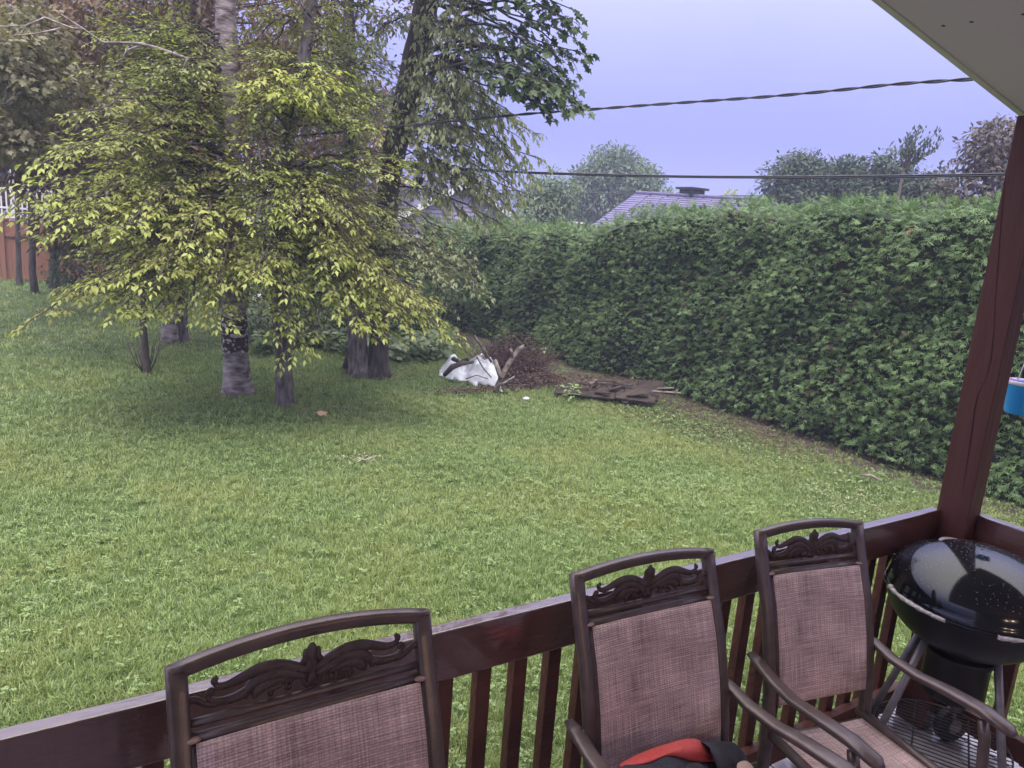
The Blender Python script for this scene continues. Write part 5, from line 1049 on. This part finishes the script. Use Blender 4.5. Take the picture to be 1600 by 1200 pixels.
ch2 = chair_px((894, 898), (1110, 858), -.87, 'middle sling chair with the red and black bag on its seat')
ch3 = chair_px((1182, 830), (1343, 815), -.87, 'empty sling chair beside the black kettle grill')

# bag lying on the middle chair
bag = empty('bag', (0, 0, 0), 'crumpled red and black cloth bag lying on the middle chair seat', 'bag')
def pt(x, y, Y): return PY(x, y, Y)
def ribbon(name, top, bot, Yt, Yb, m, n=5, wob=.004):
    g = Geo(); vs = []; k = len(top)
    for j in range(n+1):
        f_ = j/n
        for i in range(k):
            a = pt(*top[i], Yt if np.isscalar(Yt) else Yt[i]); b_ = pt(*bot[i], Yb if np.isscalar(Yb) else Yb[i]); p = a+(b_-a)*f_+np.array([0, -.02*math.sin(math.pi*f_), .006*math.sin(math.pi*f_)])+NR.normal(0, wob*.35, 3); vs.append(p)
    g.add(vs, [(j*k+i, j*k+i+1, (j+1)*k+i+1, (j+1)*k+i) for j in range(n) for i in range(k-1)]); o = g.build(name, m, bag, smooth=True); sd_ = o.modifiers.new('thick', 'SOLIDIFY'); sd_.thickness = .004
    sb = o.modifiers.new('sub', 'SUBSURF'); sb.levels = 1; sb.render_levels = 1; return o
tp = [(962, 1197), (985, 1184), (1015, 1170), (1048, 1161), (1072, 1154), (1092, 1154), (1108, 1168), (1126, 1186)]
md_ = [(965, 1196), (985, 1195), (1010, 1194), (1030, 1183), (1046, 1177), (1080, 1190), (1100, 1190), (1128, 1187)]
bt = [(960, 1290), (985, 1290), (1010, 1292), (1035, 1292), (1060, 1294), (1085, 1296), (1105, 1298), (1130, 1300)]
ribbon('red_panel', tp, md_, 1.16, 1.12, M['redcloth'], 4)
ribbon('front_panel', md_, bt, 1.12, 1.02, M['blackcloth'], 6)
tp2 = [(1086, 1156), (1100, 1158), (1118, 1158), (1140, 1156), (1150, 1162), (1160, 1174), (1166, 1188)]
bt2 = [(1108, 1172), (1115, 1185), (1125, 1220), (1135, 1250), (1150, 1260), (1165, 1262), (1178, 1262)]
ribbon('side_panel', tp2, bt2, 1.17, 1.08, M['blackcloth'], 5)
ribbon('label_patch', [(1146, 1195), (1155, 1190), (1166, 1186), (1174, 1198)], [(1146, 1225), (1158, 1225), (1170, 1225), (1182, 1225)], 1.105, 1.07, M['tan'], 2)
g = Geo(); c_ = pt(1060, 1240, 1.10); g.ell(c_, .115, .05, .075, 16, 10); g.build('filling', M['blackcloth'], bag, smooth=True)

# ================================================================== GRILL
gx, gy = 2.71, 1.18; gz = CAMZ-1.165-DECKZ; GR = .272
grill = empty('kettle_grill', (gx, gy, DECKZ), 'black kettle grill with wet glossy lid in the corner of the porch', 'grill')
g = Geo(); pr = [(GR*math.cos(a)+.004, .018+.155*math.sin(a)) for a in np.linspace(0, math.pi/2*.999, 18)]; pr = [(GR+.006, .0), (GR+.006, .016)]+pr; g.lathe(pr, (0, 0, gz+.004), 64); lid = g.build('lid', M['black'], grill, smooth=True)
g = Geo(); g.lathe([(0.0, .021), (.05, .020), (.053, .016), (.053, .0)], (.02, .10, gz+.138), 24); g.build('vent_disc', M['alu'], lid, smooth=True)
g = Geo(); pr = [(GR*math.cos(a), -.205*math.sin(a)) for a in np.linspace(0, math.pi/2*.98, 16)]; g.lathe([(GR, .0)]+pr, (0, 0, gz), 64); bowl = g.build('bowl', mat('black_bowl_enamel', (.006, .006, .007), .32, (.012, .011, .011), 14, spec=.45), grill, smooth=True)
g = Geo(); ta = np.linspace(0, 2*math.pi, 73); g.tube([(math.cos(a)*(GR+.005), math.sin(a)*(GR+.005), gz) for a in ta], .006, 8, cap=False); g.build('rim', M['black'], bowl, smooth=True)
def rim_arc(a0, a1, r_, z0, z1, rad, name):
    g = Geo(); A_ = np.linspace(a0, a1, 14); g.tube([((GR+r_)*math.cos(a), (GR+r_)*math.sin(a), gz+z0+(z1-z0)*i/13) for i, a in enumerate(A_)], rad*(1+NR.uniform(-.3, .3, 14)), 8, jit=.25); return g.build(name, M['foil'], bowl, smooth=True)
rim_arc(math.radians(146), math.radians(192), .010, .004, .0, .007, 'rim_trim')
rim_arc(math.radians(222), math.radians(262), .010, -.004, -.004, .007, 'rim_trim')
g = Geo(); g.ell(((GR+.012)*math.cos(math.radians(146)), (GR+.012)*math.sin(math.radians(146)), gz+.008), .012, .012, .010, 8, 6); g.build('rim_clip', M['foil'], bowl)
g = Geo(); g.lathe([(0, -.02), (.085, -.02), (.105, -.005), (.105, .14), (.12, .15), (.12, .165)], (0, 0, gz-.37), 32); g.build('ash_can', M['black_matte'], grill, smooth=True)
RKZ = .165
for k, (a, wheel) in enumerate(((math.radians(150), False), (math.radians(95), True), (math.radians(262), False), (math.radians(20), True))):
    top = np.array([.13*math.cos(a), .13*math.sin(a), gz-.17]); bot = np.array([.29*math.cos(a), .27*math.sin(a), .03 if not wheel else .06]); g = Geo(); g.tube([top, bot], .0135, 12); lg = g.build('leg', M['alu'], grill, smooth=True)
    g = Geo(); g.ell(top+(0, 0, .01), .022, .022, .02, 10, 6); g.build('leg_socket', M['black_matte'], grill, smooth=True)
    if wheel:
        g = Geo(); c_ = bot+np.array([0, 0, .015]); ax = np.array([math.cos(a+.9), math.sin(a+.9), 0]); 
        for off, rr in ((-.02, .07), (-.012, .076), (.012, .076), (.02, .07)): pass
        g.tube([c_-ax*.02, c_-ax*.013, c_+ax*.013, c_+ax*.02], [.066, .075, .075, .066], 28, up=(0, 0, 1)); wh = g.build('wheel', M['rubber'], grill)
        g = Geo(); g.tube([c_-ax*.024, c_+ax*.024], .03, 16); g.build('hub', M['alu'], wh)
# wire rack
g = Geo(); RR = .225; g.tube([(math.cos(a)*RR, math.sin(a)*RR, RKZ) for a in np.linspace(0, 2*math.pi, 49)], .0035, 6, cap=False)
g.build('rack_ring', M['wire'], grill, smooth=True)
ang = math.radians(-62); dx, dy = math.cos(ang), math.sin(ang); nwire = 19
for k in range(nwire):
    o_ = -RR+(k+.5)*2*RR/nwire; L_ = math.sqrt(RR*RR-o_*o_); g = Geo(); g.tube([(-dy*o_-dx*L_, dx*o_-dy*L_, RKZ+.002), (-dy*o_+dx*L_, dx*o_+dy*L_, RKZ+.002)], .0022, 5); g.build('rack_wire', M['wire'], grill, smooth=True)
for o_ in (-.09, .09): L_ = math.sqrt(RR*RR-o_*o_); g = Geo(); g.tube([(dx*o_+dy*L_, dy*o_-dx*L_, RKZ-.004), (dx*o_-dy*L_, dy*o_+dx*L_, RKZ-.004)], .0035, 6); g.build('rack_bar', M['wire'], grill, smooth=True)
# wet drops on the lid
g = Geo()
for _ in range(700):
    a = rnd.uniform(0, 6.28); b_ = rnd.uniform(.35, 1.45); r_ = rnd.uniform(.0006, .0018); p = ((GR+.004)*math.cos(b_)*math.cos(a), (GR+.004)*math.cos(b_)*math.sin(a), gz+.022+.155*math.sin(b_)); g.ell(p, r_, r_, r_*.6, 6, 4)
o = g.build('water_drops', mat('water_drop', (.30, .30, .36), .05, spec=.8), lid, smooth=True); o['kind'] = 'stuff'

# blue bucket hanging from the short railing side, with its hook
bx = PX(1590, 592, 3.25); root = empty('bucket', (bx[0]+.03, bx[1]-.015, bx[2]-.14), 'small bright blue bucket with pink and white rim hanging right of the post', 'bucket')
g = Geo(); g.lathe([(0, 0), (.046, 0), (.049, .004), (.064, .118), (.0655, .120), (.062, .119), (.044, .010), (0, .008)], (0, 0, 0), 28); g.build('pail', M['blue'], root, smooth=True)
g = Geo(); g.lathe([(.0650, .1185), (.0675, .1185), (.0690, .133), (.0665, .134), (.0645, .121)], (0, 0, 0), 28); g.build('liner', M['pink'], root, smooth=True)
g = Geo(); g.tube([(-.066, 0, .13), (-.03, 0, .22), (0, 0, .26), (.03, 0, .22), (.066, 0, .13)], .002, 6); g.build('handle', M['white'], root, smooth=True)
g = Geo(); g.tube([(0, 0, .26), (0, 0, .9)], .0015, 5); g.build('cord', M['white'], root)

# ================================================================== HAZE
HZ = 0.0034
if HZ > 0:
    hm = bpy.data.materials.new('evening_haze'); hm.use_nodes = True; t = hm.node_tree; t.nodes.clear(); o_ = N(t, 'ShaderNodeOutputMaterial'); pv = N(t, 'ShaderNodeVolumePrincipled')
    pv.inputs['Color'].default_value = (.66, .70, .95, 1); pv.inputs['Density'].default_value = HZ; pv.inputs['Anisotropy'].default_value = 0.0; t.links.new(pv.outputs[0], o_.inputs['Volume'])
    g = Geo(); g.box((-62, -42, -1.2), (122, 120, 14.0)); tag(g.build('haze', hm), 'thin evening haze fading the far trees and roofs', 'haze', kind='stuff')
print('objects', len(bpy.data.objects), 'tris', sum(sum(len(p.vertices)-2 for p in o.data.polygons) if len(o.data.polygons)<3000 else len(o.data.polygons) for o in COL.objects if o.type=='MESH'))
